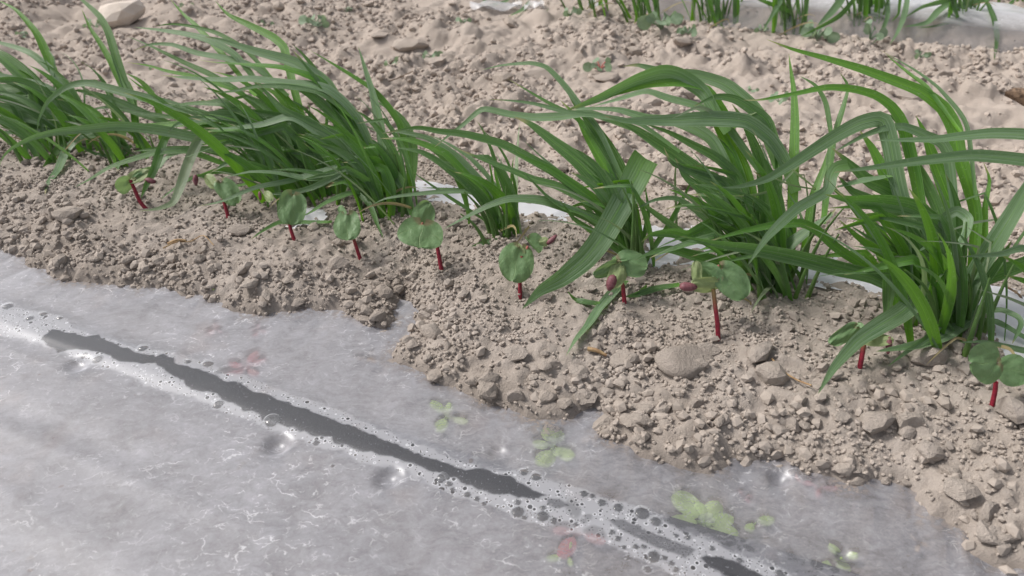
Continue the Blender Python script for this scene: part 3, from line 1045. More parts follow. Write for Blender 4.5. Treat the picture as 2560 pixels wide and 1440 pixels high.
# ------------------------------------------------------------------ blades and stems
def catmull(pts, n):
    pts = np.asarray(pts, float)
    k = len(pts)
    ext = np.vstack([2 * pts[0] - pts[1], pts, 2 * pts[-1] - pts[-2]])
    seg = np.linalg.norm(np.diff(pts, axis=0), axis=1)
    cum = np.concatenate([[0], np.cumsum(seg)]); cum /= cum[-1]
    t = np.linspace(0, 1, n)
    out = np.zeros((n, pts.shape[1]))
    for q, tt in enumerate(t):
        i = min(np.searchsorted(cum, tt, side='right') - 1, k - 2)
        f = (tt - cum[i]) / max(cum[i + 1] - cum[i], 1e-9)
        p0, p1, p2, p3 = ext[i], ext[i + 1], ext[i + 2], ext[i + 3]
        out[q] = .5 * ((2 * p1) + (-p0 + p2) * f + (2 * p0 - 5 * p1 + 4 * p2 - p3) * f * f + (-p0 + 3 * p1 - 3 * p2 + p3) * f ** 3)
    return out


def polyline(pts, n):
    pts = np.asarray(pts, float)
    cum = np.concatenate([[0], np.cumsum(np.linalg.norm(np.diff(pts, axis=0), axis=1))]); cum /= cum[-1]
    t = np.linspace(0, 1, n)
    return np.stack([np.interp(t, cum, pts[:, k]) for k in range(pts.shape[1])], 1)


def norm(v):
    return v / max(np.linalg.norm(v), 1e-9)


CAMP = np.array([0, 0, CAM_H])


def ribbon(name, path, width, mat, parent, roll0=0.0, roll1=0.0, fold=.25, base=.55, tip=1.0, side=None, wave=0.0, skyward=.55):
    """path (n,3): a leaf blade with a creased midrib and a tapering outline"""
    n = len(path)
    tan = np.gradient(path, axis=0)
    V, UV = [], []
    cs_ = np.array([-1, -.55, 0, .55, 1])
    ph = rng.uniform(0, 6)
    prev = None
    for i in range(n):
        s = i / (n - 1)
        t = norm(tan[i])
        ref = norm(path[i] - CAMP) if side is None else side
        w = np.cross(t, ref)
        if np.linalg.norm(w) < 1e-3:
            w = prev if prev is not None else np.array([1., 0, 0])
        w = norm(w)
        nn = np.cross(w, t)
        if np.dot(nn, ref) > 0:
            nn = -nn
        nn = nn + np.array([0, 0, skyward])
        nn = norm(nn - t * np.dot(nn, t))
        w = np.cross(t, nn)
        if prev is not None and np.dot(w, prev) < 0:
            w = -w
        prev = w
        nn = np.cross(w, t)
        ang = roll0 + (roll1 - roll0) * s
        w2 = w * math.cos(ang) + nn * math.sin(ang)
        n2 = np.cross(w2, t)
        W = width * min(1.0, base + 2.2 * s * (1 - base)) * max(0.0, 1 - s ** 2.6) ** .85 * (1 + .05 * math.sin(9 * s + ph))
        W = max(W, width * .02) / 2
        for c in cs_:
            z = fold * abs(c) * W + wave * W * math.sin(24 * s + ph + (0 if c > 0 else 2)) * abs(c) ** 2
            V.append(path[i] + w2 * c * W * math.cos(fold * .6) + n2 * z)
            UV.append(((c + 1) / 2, s))
    return mesh_np(name, V, grid_faces(n, 5), mat, parent, uv=UV)


def tube(name, path, r0, r1, mat, parent, sides=7, attrs=None, vmax=1.0):
    n = len(path)
    tan = np.gradient(path, axis=0)
    V, UV, F = [], [], []
    for i in range(n):
        t = norm(tan[i]); s = i / (n - 1)
        a = norm(np.cross(t, np.array([.3, 1, .2]))); b = np.cross(t, a)
        r = r0 + (r1 - r0) * s
        for j in range(sides):
            q = 2 * math.pi * j / sides
            V.append(path[i] + (a * math.cos(q) + b * math.sin(q)) * r)
            UV.append((j / sides, s * vmax))
    for i in range(n - 1):
        for j in range(sides):
            F.append((i * sides + j, i * sides + (j + 1) % sides, (i + 1) * sides + (j + 1) % sides, (i + 1) * sides + j))
    return mesh_np(name, V, F, mat, parent, uv=UV, attrs={k: np.full(len(V), v) for k, v in (attrs or {}).items()})


def traced(parent, z0, w, dz, pts, mat=None, base=.55, roll=None):
    """one blade seen through the listed photograph pixels, running dz nearer or farther along its length"""
    n = len(pts)
    acc = np.concatenate([[0], np.cumsum([math.hypot(pts[i + 1][0] - pts[i][0], pts[i + 1][1] - pts[i][1]) for i in range(n - 1)])])
    acc /= acc[-1]
    p3 = []
    for (u, v), s in zip(pts, acc):
        z = z0 + dz * s ** 1.15
        _, _, zg = hit(u, v, 3)
        z = min(z, zg - .012)
        p3.append(P(u, v, z))
    nn_ = max(16, 5 * n)
    path = .62 * catmull(p3, nn_) + .38 * polyline(p3, nn_)      # blades are stiff: nearly straight runs between bends
    r0 = rng.normal(0, .28) if roll is None else roll
    r1 = r0 + rng.normal(0, .38)
    wm = 1.06 * w / FPX * z0 / max(.62, math.cos(min(1.0, abs(.5 * (r0 + r1)))))
    m = mat or (M_BLADE if rng.random() < .52 else (M_BLADE2 if rng.random() < .72 else M_BLADE3))
    return ribbon('blade', path, wm, m, parent, r0, r1, .22, base, wave=.05)


def grown(parent, base, L, width, az, lean, wind, mat=None, droop=.5, spread=.012):
    """a blade grown from the crown: rises, is bent over by the wind and its own weight"""
    n = 16
    p = np.array(base) + np.array([rng.normal(0, spread), rng.normal(0, spread), 0])
    d = norm(np.array([math.sin(az) * lean, math.cos(az) * lean, 1.0]))
    path = [p.copy()]
    kink = rng.uniform(.45, .8) if rng.random() < .3 else 2.0
    for i in range(n - 1):
        s = i / (n - 1)
        d = norm(d + np.array([-wind * (.15 + .8 * s), wind * .10, -droop * s * s * .55]) * .19)
        if s >= kink:                                        # creased blade: the end hangs or is blown flat
            d = norm(d + np.array([-.9 * wind - .3, rng.normal(0, .3), -1.1 * rng.random() - .2]))
            kink = 3.0
        p = p + d * L / (n - 1)
        g = gz(p[0], p[1]) + .003
        if p[2] < g:
            p[2] = g
        path.append(p.copy())
    m = mat or (M_BLADE if rng.random() < .5 else M_BLADE3)
    return ribbon('blade', np.array(path), width, m, parent, rng.normal(0, .7), rng.normal(0, .7), .35, .6, side=None, wave=.05)


def stems(parent, base, n, h, spread=.012, lean=-.25):
    for i in range(n):
        x = base[0] + rng.normal(0, spread); y = base[1] + rng.normal(0, spread * .8)
        z = gz(x, y) - .004
        hh = h * rng.uniform(.6, 1.1)
        dx = hh * (lean + rng.normal(0, .16) + (x - base[0]) * 10); dy = hh * rng.normal(.05, .15)
        pth = catmull([(x, y, z), (x + dx * .25, y + dy * .3, z + hh * .4), (x + dx * .6, y + dy * .65, z + hh * .75), (x + dx * 1.05, y + dy, z + hh)], 9)
        tube('stem', pth, rng.uniform(.0019, .0030), .0006, M_STEM, parent, vmax=.85)


def tuft(u, v, label, blades, fills=10, nstem=8, hstem=.06, L=(.10, .17), wind=1.0, spread=.012, group='wheat plants of the front row', fw=(.007, .012)):
    x, y, z = hit(u, v)
    t = empty('wheat_plant', (x, y, gz(x, y)), label, 'wheat', group)
    base = (x, y, gz(x, y) - .003)
    stems(t, base, nstem, hstem, spread)
    for b_ in blades:
        w, dz, pts = b_[:3]
        kw = b_[3] if len(b_) > 3 else {}
        traced(t, z, w, dz, pts, **kw)
    for i in range(fills):
        grown(t, base, rng.uniform(*L), rng.uniform(*fw), rng.uniform(-2.6, .6), rng.uniform(.1, .7), wind * rng.uniform(.5, 1.3), droop=rng.uniform(.3, 1.0), spread=spread)
    for i in range(int(fills * .8)):                        # thin stragglers
        grown(t, base, rng.uniform(L[0], L[1] * 1.15), rng.uniform(.002, .0045), rng.uniform(-2.8, 1.0), rng.uniform(.2, 1.0), wind * rng.uniform(.2, 1.2),
              mat=[M_BLADE2, M_PALE, M_BLADE][i % 3], droop=rng.uniform(.3, 1.2), spread=spread)
    for i in range(2 if fills > 3 else 0):                   # withered lower leaves
        grown(t, base, rng.uniform(.05, .09), rng.uniform(.002, .004), rng.uniform(1.5, 4.5), 1.4, wind * .4, mat=M_DEAD, droop=2.5, spread=spread)
    return t


FADE = dict(mat=M_PALE)
BACKLIT = dict(mat=M_BLADE3)
DRK = dict(mat=M_BLADE)
WAX_SHEEN = dict(mat=M_BLADE2)
BRT = lambda r=.1: dict(mat=M_BLADE3, roll=r)

tuft(150, 385, 'wheat plant at the left edge with blades blown out of frame', [
    (52, .02, [(170, 345), (110, 250), (60, 190), (0, 140), (-60, 110)], DRK),
    (20, .03, [(240, 316), (160, 208), (80, 135), (0, 107), (-60, 95)], WAX_SHEEN),
    (28, .00, [(240, 316), (150, 255), (70, 212), (0, 190), (-70, 180)], WAX_SHEEN),
    (24, -.02, [(236, 318), (140, 246), (60, 205), (0, 200), (-60, 205)]),
    (34, .01, [(230, 315), (120, 262), (40, 225), (-50, 208)]),
    (26, -.01, [(170, 310), (80, 268), (0, 245), (-50, 238)]),
    (40, -.02, [(150, 318), (60, 288), (0, 268), (-60, 258)], WAX_SHEEN),
    (22, .05, [(180, 290), (150, 220), (128, 165), (104, 108), (85, 75), (40, 25), (-10, -2)], BACKLIT),
    (7, -.01, [(110, 300), (80, 225), (45, 190), (25, 178)]),
    (18, -.02, [(230, 320), (150, 326), (80, 331), (0, 333), (-60, 340)]),
    (16, -.04, [(160, 345), (148, 365), (130, 395), (106, 418)], DRK),
    (30, -.01, [(140, 330), (60, 305), (0, 300), (-50, 305)], DRK),
    (22, .0, [(200, 300), (120, 222), (60, 200), (10, 196)], WAX_SHEEN),
    (14, .02, [(165, 330), (168, 260), (150, 235)], BACKLIT),
], fills=20, nstem=6, hstem=.05, L=(.08, .15), wind=1.4, spread=.018)

tuft(322, 388, 'slender wheat plant with two upright blades behind the leftmost seedling', [
    (22, -.04, [(316, 335), (250, 330), (200, 344), (167, 375), (147, 422), (119, 461), (112, 486)], WAX_SHEEN),
    (10, -.02, [(322, 388), (294, 389), (242, 386), (200, 364), (190, 350)], DRK),
    (14, -.04, [(330, 365), (316, 372), (300, 394), (294, 428)], WAX_SHEEN),
    (24, .05, [(342, 360), (336, 290), (328, 250), (311, 205), (294, 155), (272, 83), (250, 42), (205, 0), (170, -20)], DRK),
    (18, .04, [(338, 330), (330, 260), (305, 215), (275, 150), (245, 100), (225, 70), (204, 22)], BACKLIT),
    (24, .00, [(430, 312), (347, 279), (278, 250), (208, 228), (178, 226)], WAX_SHEEN),
    (14, -.01, [(470, 300), (420, 292), (350, 283), (278, 268), (236, 273), (206, 291)], DRK),
    (13, .03, [(344, 370), (342, 300), (335, 240), (322, 200)], BACKLIT),
    (20, -.02, [(325, 385), (300, 350), (240, 340), (190, 350)], DRK),
], fills=12, nstem=5, hstem=.055, L=(.07, .13), wind=1.3, spread=.02)

tuft(770, 490, 'large dense wheat tuft left of centre bending far to the left', [
    (24, .06, [(765, 330), (735, 220), (717, 144), (709, 117), (681, 92), (626, 64), (570, 36), (538, 2)], BACKLIT),
    (16, .06, [(640, 240), (560, 140), (487, 61), (459, 36), (424, -4)], BACKLIT),
    (13, .04, [(700, 220), (620, 130), (550, 86), (487, 67), (431, 60), (388, 65)], DRK),
    (22, .03, [(660, 230), (590, 140), (520, 100), (459, 85), (403, 76), (335, 68)], WAX_SHEEN),
    (18, .02, [(720, 240), (640, 170), (570, 147), (492, 133), (431, 112), (376, 111), (336, 126)], WAX_SHEEN),
    (16, .03, [(680, 300), (600, 230), (531, 189), (459, 156), (384, 119), (320, 91)], DRK),
    (16, .02, [(700, 320), (600, 232), (540, 208), (475, 189), (417, 178), (370, 164), (318, 156)], BACKLIT),
    (40, -.01, [(780, 470), (735, 370), (690, 320), (631, 297), (570, 288), (500, 296), (440, 312), (420, 332)], WAX_SHEEN),
    (17, .0, [(715, 400), (620, 352), (542, 317), (487, 300), (437, 278), (403, 250), (348, 214), (320, 193)], BACKLIT),
    (38, -.01, [(750, 470), (690, 388), (639, 350), (584, 328), (535, 322), (505, 335)], BACKLIT),
    (26, -.06, [(560, 334), (515, 335), (493, 358), (472, 405), (455, 455), (434, 506), (395, 522), (348, 528)], dict(mat=M_PALE, base=.9)),
    (26, -.02, [(800, 440), (690, 375), (600, 352), (489, 343), (400, 325), (300, 315), (220, 322), (140, 330), (80, 345), (30, 370), (5, 395), (0, 415)], WAX_SHEEN),
    (26, .00, [(690, 330), (560, 300), (470, 275), (411, 258), (305, 230), (222, 208), (167, 217), (119, 255), (97, 300), (93, 332)], WAX_SHEEN),
    (14, -.02, [(800, 430), (797, 352), (750, 355), (690, 390)], WAX_SHEEN),
    (24, -.03, [(785, 470), (760, 415), (705, 395), (639, 392), (583, 400), (525, 432)], WAX_SHEEN),
    (20, -.04, [(560, 410), (470, 378), (400, 380), (347, 394), (278, 417), (222, 450), (186, 468)], DRK),
    (22, -.05, [(440, 330), (414, 344), (397, 389), (386, 422), (364, 467), (352, 496)], DRK),
    (16, -.01, [(600, 370), (500, 372), (400, 372), (330, 378)], DRK),
    (20, -.01, [(560, 300), (430, 312), (340, 318), (250, 330)], BACKLIT),
    (34, .01, [(790, 480), (740, 400), (680, 340), (600, 290), (540, 275)], DRK),
    (30, .02, [(800, 470), (770, 380), (720, 310), (650, 255), (600, 232)], DRK),
    (24, -.03, [(740, 480), (640, 440), (560, 425), (490, 440)], DRK),
    (16, -.02, [(480, 375), (420, 392), (395, 420), (330, 440)], WAX_SHEEN),
    (30, .03, [(810, 480), (790, 380), (745, 300), (690, 235), (640, 210)], BACKLIT),
    (16, .0, [(690, 420), (600, 400), (520, 378), (440, 366)], DRK),
    (16, -.04, [(620, 460), (560, 470), (500, 440), (440, 470), (400, 500)], DRK),
], fills=32, nstem=16, hstem=.065, L=(.08, .17), wind=1.3, spread=.022)

tuft(975, 538, 'wheat tuft left of the gap with one tall upright blade', [
    (34, .03, [(930, 440), (870, 310), (817, 211), (737, 156), (639, 128), (542, 97), (512, 92)], WAX_SHEEN),
    (28, .02, [(950, 430), (880, 310), (800, 205), (709, 172), (625, 163), (540, 157), (495, 150)], BACKLIT),
    (28, .01, [(960, 440), (890, 290), (814, 222), (709, 208), (625, 198), (570, 200), (487, 197), (400, 188)], WAX_SHEEN),
    (15, .00, [(890, 300), (800, 232), (709, 216), (640, 216), (584, 228), (518, 234)], DRK),
    (26, .0, [(940, 450), (850, 372), (764, 308), (723, 292), (653, 312), (570, 322), (510, 320)], WAX_SHEEN),
    (18, -.03, [(980, 500), (969, 424), (930, 415), (861, 430), (778, 470), (708, 484), (648, 484)], WAX_SHEEN),
    (10, -.02, [(970, 480), (903, 409), (847, 393), (792, 380), (755, 355)], BACKLIT),
    (17, -.02, [(985, 520), (950, 480), (910, 460), (860, 455), (815, 468)], BACKLIT),
    (15, -.06, [(870, 462), (889, 478), (925, 514), (944, 564), (959, 596)], DRK),
    (28, .01, [(950, 480), (944, 408), (903, 360), (861, 305), (819, 240), (792, 200), (730, 125)], DRK),
    (24, .02, [(955, 470), (939, 400), (889, 320), (856, 265), (806, 214), (770, 170), (735, 128)], BACKLIT),
    (30, .01, [(960, 500), (910, 380), (840, 290), (780, 238), (715, 205)], DRK),
    (32, .0, [(960, 500), (861, 360), (778, 311), (708, 275), (665, 230), (640, 205)], DRK),
    (24, .02, [(966, 490), (954, 336), (946, 294), (932, 233), (915, 178), (896, 117)], WAX_SHEEN),
    (21, .03, [(1022, 500), (1023, 433), (1009, 350), (998, 311), (973, 272), (932, 225), (882, 192), (840, 165), (775, 126)], BACKLIT),
    (5, .02, [(966, 480), (959, 350), (923, 319), (860, 306), (800, 303)], FADE),
    (11, .0, [(968, 520), (963, 440), (957, 360)], BACKLIT),
    (17, .0, [(1000, 530), (994, 470), (984, 394)], DRK),
    (18, -.03, [(960, 505), (900, 413), (806, 428), (722, 453), (639, 469), (556, 503), (495, 516)], WAX_SHEEN),
    (17, -.03, [(955, 510), (860, 455), (769, 447), (694, 433), (625, 430), (552, 446)], WAX_SHEEN),
    (18, -.04, [(960, 520), (900, 480), (830, 500), (770, 535), (740, 545)], DRK),
    (16, -.03, [(900, 470), (820, 440), (740, 425), (680, 425)], DRK),
    (14, -.05, [(830, 555), (760, 556), (700, 556), (660, 575), (625, 600)], DRK),
], fills=18, nstem=14, hstem=.06, L=(.08, .14), wind=1.0, spread=.016)

tuft(1258, 592, 'small open wheat plant in the middle with thin splayed stems', [
    (20, .01, [(1245, 560), (1239, 500), (1208, 458), (1139, 389), (1069, 345), (1000, 330), (955, 332)], WAX_SHEEN),
    (24, .00, [(1243, 560), (1222, 500), (1167, 439), (1111, 383), (1042, 355), (1000, 347), (950, 346)], BACKLIT),
    (26, -.01, [(1240, 565), (1200, 500), (1153, 450), (1097, 406), (1050, 380), (985, 368)], DRK),
    (9, .00, [(1230, 570), (1219, 556), (1178, 528), (1125, 494), (1069, 456), (1028, 428)], DRK),
    (9, .0, [(1225, 540), (1178, 480), (1111, 472), (1054, 469)], DRK),
    (14, .01, [(1256, 580), (1267, 500), (1242, 422), (1228, 375), (1205, 322), (1190, 300)], DRK),
    (9, .01, [(1258, 590), (1275, 528), (1278, 444), (1284, 390)], BACKLIT),
    (11, .04, [(1285, 560), (1289, 500), (1292, 417), (1297, 333), (1300, 303)], FADE),
    (8, .0, [(1240, 580), (1236, 500), (1230, 444), (1220, 385)], BACKLIT),
    (15, -.02, [(1250, 575), (1215, 500), (1168, 480), (1090, 481), (1007, 489), (959, 498), (930, 512)], WAX_SHEEN),
    (14, -.03, [(1256, 596), (1230, 603), (1200, 610), (1178, 616)], WAX_SHEEN),
    (16, .02, [(1270, 560), (1240, 470), (1180, 400), (1120, 360), (1070, 335)], WAX_SHEEN),
    (20, .01, [(1250, 570), (1225, 480), (1180, 430), (1130, 385), (1085, 360)], BACKLIT),
    (12, .0, [(1278, 575), (1262, 520), (1240, 440), (1235, 400)], BACKLIT),
], fills=4, nstem=12, hstem=.05, L=(.07, .11), wind=.8, spread=.011)

tuft(1598, 668, 'open wheat plant right of centre with one wide blade drooping forward', [
    (50, .01, [(1595, 640), (1560, 540), (1528, 491), (1450, 408), (1380, 352), (1325, 310), (1285, 292)], dict(mat=M_BLADE, roll=.05)),
    (28, .02, [(1592, 630), (1550, 480), (1505, 405), (1466, 337), (1445, 295), (1400, 250)], BRT()),
    (38, .02, [(1597, 630), (1558, 450), (1520, 370), (1470, 300), (1440, 262), (1410, 215)], dict(mat=M_BLADE, roll=-.1)),
    (18, .03, [(1570, 480), (1500, 330), (1450, 265), (1408, 210), (1367, 169), (1325, 158), (1256, 163), (1200, 176)], WAX_SHEEN),
    (17, .03, [(1585, 600), (1520, 400), (1450, 302), (1367, 255), (1311, 222), (1268, 196)], DRK),
    (26, .0, [(1592, 640), (1524, 535), (1460, 499), (1391, 465), (1336, 450), (1280, 427), (1200, 396), (1140, 370)], DRK),
    (30, .0, [(1594, 640), (1524, 533), (1447, 472), (1377, 424), (1322, 399), (1291, 380)], BRT()),
    (18, .01, [(1590, 620), (1520, 540), (1460, 485), (1405, 437), (1350, 390), (1310, 352)], WAX_SHEEN),
    (38, -.01, [(1597, 650), (1583, 622), (1530, 574), (1460, 538), (1405, 519), (1363, 491), (1325, 450), (1300, 425)], DRK),
    (26, -.02, [(1598, 668), (1544, 625), (1475, 577), (1433, 547), (1400, 500)], DRK),
    (60, -.10, [(1614, 396), (1606, 408), (1585, 450), (1555, 507), (1525, 560), (1497, 605), (1460, 650), (1405, 695), (1349, 728), (1306, 772)], dict(mat=M_BLADE2, base=1.0, roll=0.1)),
    (14, -.03, [(1760, 605), (1720, 590), (1669, 555), (1613, 513), (1570, 458)], WAX_SHEEN),
    (15, -.01, [(1606, 668), (1640, 610), (1668, 570), (1700, 510), (1735, 440)], DRK),
    (26, -.01, [(1570, 620), (1470, 545), (1361, 503), (1278, 497), (1222, 514), (1167, 542), (1108, 573)], WAX_SHEEN),
    (26, .01, [(1590, 630), (1500, 530), (1400, 440), (1300, 382), (1250, 358), (1167, 336), (1097, 328), (1042, 319), (955, 334)], dict(mat=M_BLADE, roll=.0)),
    (24, .03, [(1600, 330), (1480, 285), (1400, 292), (1337, 294), (1273, 286), (1207, 273), (1159, 311), (1118, 342), (1086, 368)], WAX_SHEEN),
    (12, .01, [(1590, 640), (1500, 560), (1460, 510), (1420, 520), (1400, 515)], DRK),
    (12, -.02, [(1590, 660), (1620, 540), (1612, 460)], DRK),
    (7, -.01, [(1692, 600), (1690, 520), (1687, 440), (1694, 380), (1700, 350)], FADE),
    (24, -.08, [(1560, 700), (1530, 735), (1500, 770), (1470, 815), (1440, 850), (1415, 890)], dict(mat=M_BLADE2, base=.8)),
    (20, -.06, [(1700, 712), (1640, 722), (1590, 738), (1560, 742)], DRK),
    (16, -.06, [(1500, 760), (1460, 755), (1435, 748), (1418, 728)], DRK),
    (15, -.03, [(1632, 680), (1635, 705), (1600, 730), (1570, 745)], DRK),
], fills=7, nstem=9, hstem=.075, L=(.08, .13), wind=.7, spread=.008)

tuft(1918, 722, 'tall full wheat tuft right of centre with a vertical bright blade', [
    (34, .02, [(1850, 480), (1780, 350), (1697, 306), (1617, 297), (1547, 276), (1464, 272), (1415, 278)], WAX_SHEEN),
    (30, .03, [(1820, 330), (1760, 230), (1700, 188), (1655, 180), (1589, 200), (1505, 241), (1450, 263), (1417, 275)], WAX_SHEEN),
    (26, .03, [(1840, 320), (1770, 225), (1697, 207), (1617, 213), (1533, 236), (1462, 267)], BACKLIT),
    (28, .02, [(1900, 430), (1802, 297), (1740, 266), (1671, 247), (1617, 229), (1561, 244), (1476, 268)], WAX_SHEEN),
    (14, .02, [(1700, 380), (1600, 310), (1500, 290), (1417, 280), (1339, 260), (1283, 252), (1220, 248)], WAX_SHEEN),
    (48, .01, [(1905, 660), (1800, 480), (1697, 394), (1644, 360), (1589, 324), (1530, 295)], dict(mat=M_BLADE, roll=.1)),
    (30, .0, [(1958, 420), (1921, 308), (1885, 278), (1838, 249), (1790, 242), (1735, 265)], DRK),
    (36, .03, [(1945, 420), (1900, 290), (1852, 241), (1810, 210), (1740, 188), (1671, 183), (1596, 163), (1558, 166)], dict(mat=M_BLADE2, roll=.2)),
    (44, -.02, [(1990, 480), (1960, 400), (1924, 347), (1866, 305), (1782, 298), (1671, 302), (1560, 302), (1510, 290)], dict(mat=M_BLADE2, roll=.0)),
    (12, -.02, [(1890, 280), (1845, 297), (1805, 297), (1770, 275), (1740, 270), (1680, 296)], FADE),
    (26, .0, [(1915, 660), (1852, 458), (1796, 397), (1740, 366), (1671, 330), (1608, 308)], DRK),
    (30, .02, [(1915, 660), (1838, 408), (1802, 336), (1777, 286), (1752, 220)], BRT()),
    (28, .02, [(1920, 660), (1866, 430), (1824, 347), (1796, 286), (1786, 245)], BACKLIT),
    (38, .01, [(1925, 660), (1907, 436), (1880, 352), (1850, 290), (1830, 260)], DRK),
    (22, .0, [(1940, 640), (1945, 410), (1930, 352), (1905, 302), (1883, 276)], DRK),
    (29, .03, [(1972, 700), (1980, 560), (1985, 408), (1988, 297), (1985, 227), (1977, 172), (1972, 134)], BRT(.05)),
    (27, -.01, [(1905, 660), (1810, 463), (1738, 427), (1680, 408), (1660, 368)], DRK),
    (38, -.01, [(1905, 670), (1836, 477), (1767, 444), (1711, 424), (1672, 400)], DRK),
    (38, -.01, [(1895, 680), (1808, 533), (1753, 477), (1711, 440), (1688, 395)], DRK),
    (16, -.01, [(1880, 680), (1780, 560), (1697, 497), (1636, 500), (1580, 528)], WAX_SHEEN),
    (44, -.05, [(1965, 640), (1945, 575), (1892, 528), (1836, 537), (1767, 570), (1720, 591), (1683, 582), (1628, 586), (1603, 606)], dict(mat=M_BLADE, roll=-.1)),
    (34, -.04, [(1915, 715), (1830, 668), (1780, 653), (1724, 637), (1669, 624), (1618, 636), (1590, 650)], DRK),
    (34, -.02, [(1930, 710), (1956, 630), (2017, 580), (2075, 540), (2090, 520)], WAX_SHEEN),
    (14, -.06, [(1965, 655), (1933, 708), (1905, 741), (1875, 785)], FADE),
    (5, -.05, [(2040, 474), (1972, 461), (1900, 428)], FADE),
    (6, -.05, [(2040, 472), (2000, 440), (1953, 400)], FADE),
    (6, -.05, [(2000, 410), (1940, 470), (1880, 488), (1790, 490)], FADE),
    (20, .01, [(2060, 560), (2075, 420), (2085, 350), (2112, 260), (2121, 215), (2100, 182)], dict(mat=M_BLADE, roll=.9)),
    (14, .02, [(2080, 350), (2065, 260), (2040, 215), (2000, 190)], DRK),
    (22, -.01, [(1925, 690), (1870, 600), (1800, 560), (1740, 500)], DRK),
    (22, .01, [(2010, 620), (2030, 500), (2060, 420), (2075, 360)], BRT()),
], fills=30, nstem=20, hstem=.08, L=(.08, .14), wind=.6, spread=.016)

tuft(2352, 828, 'biggest wheat tuft at the right with wide dark blades', [
    (27, -.02, [(2300, 775), (2200, 690), (2097, 624), (2044, 577), (2003, 558), (1933, 563), (1850, 580), (1768, 604)], dict(mat=M_BLADE3, roll=.2)),
    (40, -.03, [(2330, 810), (2250, 730), (2180, 692), (2097, 672), (1989, 644), (1878, 622), (1794, 610), (1700, 590)], dict(mat=M_BLADE, roll=.0)),
    (28, -.06, [(2120, 412), (2092, 418), (2078, 440), (2068, 478), (1989, 524), (1919, 591), (1870, 662)], dict(mat=M_BLADE2, base=.9)),
    (42, .00, [(2310, 660), (2250, 480), (2224, 350), (2205, 299), (2150, 308), (2080, 345), (1983, 408), (1917, 447), (1850, 466), (1800, 469)], dict(mat=M_BLADE2, roll=.1)),
    (38, .04, [(2425, 740), (2440, 547), (2421, 463), (2395, 380), (2386, 324), (2358, 272), (2303, 230), (2233, 202), (2150, 172), (2067, 147), (1983, 124), (1918, 99)], dict(mat=M_BLADE3, roll=.0)),
    (14, .05, [(2440, 500), (2420, 330), (2397, 280), (2344, 219), (2289, 177), (2233, 144), (2200, 125)], WAX_SHEEN),
    (14, .05, [(2400, 330), (2317, 219), (2275, 186), (2233, 152), (2215, 135)], BACKLIT),
    (31, .01, [(2335, 720), (2290, 450), (2256, 311), (2228, 267), (2190, 240), (2136, 224), (2067, 219), (1983, 236), (1900, 250), (1858, 250)], dict(mat=M_BLADE3, roll=.0)),
    (28, .00, [(2395, 600), (2367, 377), (2317, 341), (2261, 318), (2206, 322), (2150, 344), (2084, 381)], WAX_SHEEN),
    (42, .01, [(2395, 700), (2380, 524), (2360, 463), (2335, 400), (2310, 330), (2290, 290)], BRT()),
    (32, .01, [(2370, 720), (2352, 547), (2310, 450), (2277, 394), (2240, 300), (2200, 280)], DRK),
    (46, .02, [(2320, 720), (2250, 520), (2210, 430), (2180, 370), (2148, 325)], BRT(.0)),
    (42, .01, [(2335, 720), (2254, 500), (2171, 450), (2115, 400), (2080, 370)], DRK),
    (48, .00, [(2335, 740), (2310, 630), (2199, 519), (2129, 477), (2095, 440)], DRK),
    (42, -.04, [(2395, 660), (2385, 620), (2352, 565), (2282, 520), (2199, 504), (2129, 499), (2062, 486)], dict(mat=M_BLADE, roll=.0)),
    (58, -.02, [(2335, 780), (2288, 644), (2254, 575), (2213, 544), (2160, 535)], dict(mat=M_BLADE, roll=.1)),
    (27, -.02, [(2340, 800), (2299, 680), (2227, 644), (2171, 611), (2143, 591), (2096, 548)], BACKLIT),
    (22, -.05, [(2350, 640), (2354, 572), (2366, 541), (2393, 527), (2421, 547), (2416, 583), (2388, 630), (2366, 672), (2340, 705)], dict(mat=M_BLADE2, base=.9)),
    (46, -.09, [(2435, 712), (2425, 695), (2393, 683), (2324, 725), (2254, 781), (2199, 814), (2143, 852), (2088, 914), (2060, 958), (2045, 985)], dict(mat=M_BLADE2, base=.9, roll=.1)),
    (50, -.05, [(2395, 810), (2429, 702), (2490, 602), (2532, 533), (2560, 486), (2600, 420), (2640, 380)], dict(mat=M_BLADE2, roll=.1)),
    (42, .00, [(2400, 790), (2429, 712), (2477, 688), (2560, 658), (2660, 600)], DRK),
    (17, -.07, [(2430, 700), (2418, 719), (2379, 772), (2324, 839), (2265, 880), (2220, 915)], WAX_SHEEN),
    (33, -.07, [(2470, 760), (2455, 775), (2421, 803), (2366, 838), (2296, 863), (2190, 879)], dict(mat=M_BLADE2, base=.8)),
    (17, -.04, [(2440, 800), (2460, 780), (2504, 776), (2543, 792), (2552, 811), (2530, 860)], WAX_SHEEN),
    (22, -.03, [(2400, 830), (2438, 806), (2490, 806), (2560, 844), (2620, 885)], WAX_SHEEN),
    (20, .01, [(2405, 800), (2457, 630), (2463, 519), (2474, 449), (2458, 405)], BRT()),
    (8, -.03, [(2504, 547), (2432, 558), (2360, 581)], FADE),
    (24, -.02, [(2345, 800), (2350, 640), (2340, 600), (2310, 620), (2290, 632)], WAX_SHEEN),
    (16, -.02, [(2300, 720), (2260, 640), (2180, 600), (2120, 560)], DRK),
    (26, -.02, [(2340, 810), (2290, 700), (2230, 660), (2190, 655)], DRK),
    (26, .01, [(2380, 780), (2400, 640), (2395, 560), (2365, 450), (2355, 400)], BACKLIT),
    (24, -.02, [(2420, 800), (2450, 720), (2500, 650), (2530, 600)], DRK),
    (20, .0, [(2230, 440), (2160, 452), (2085, 470)], WAX_SHEEN),
], fills=22, nstem=18, hstem=.085, L=(.09, .15), wind=.45, spread=.017)

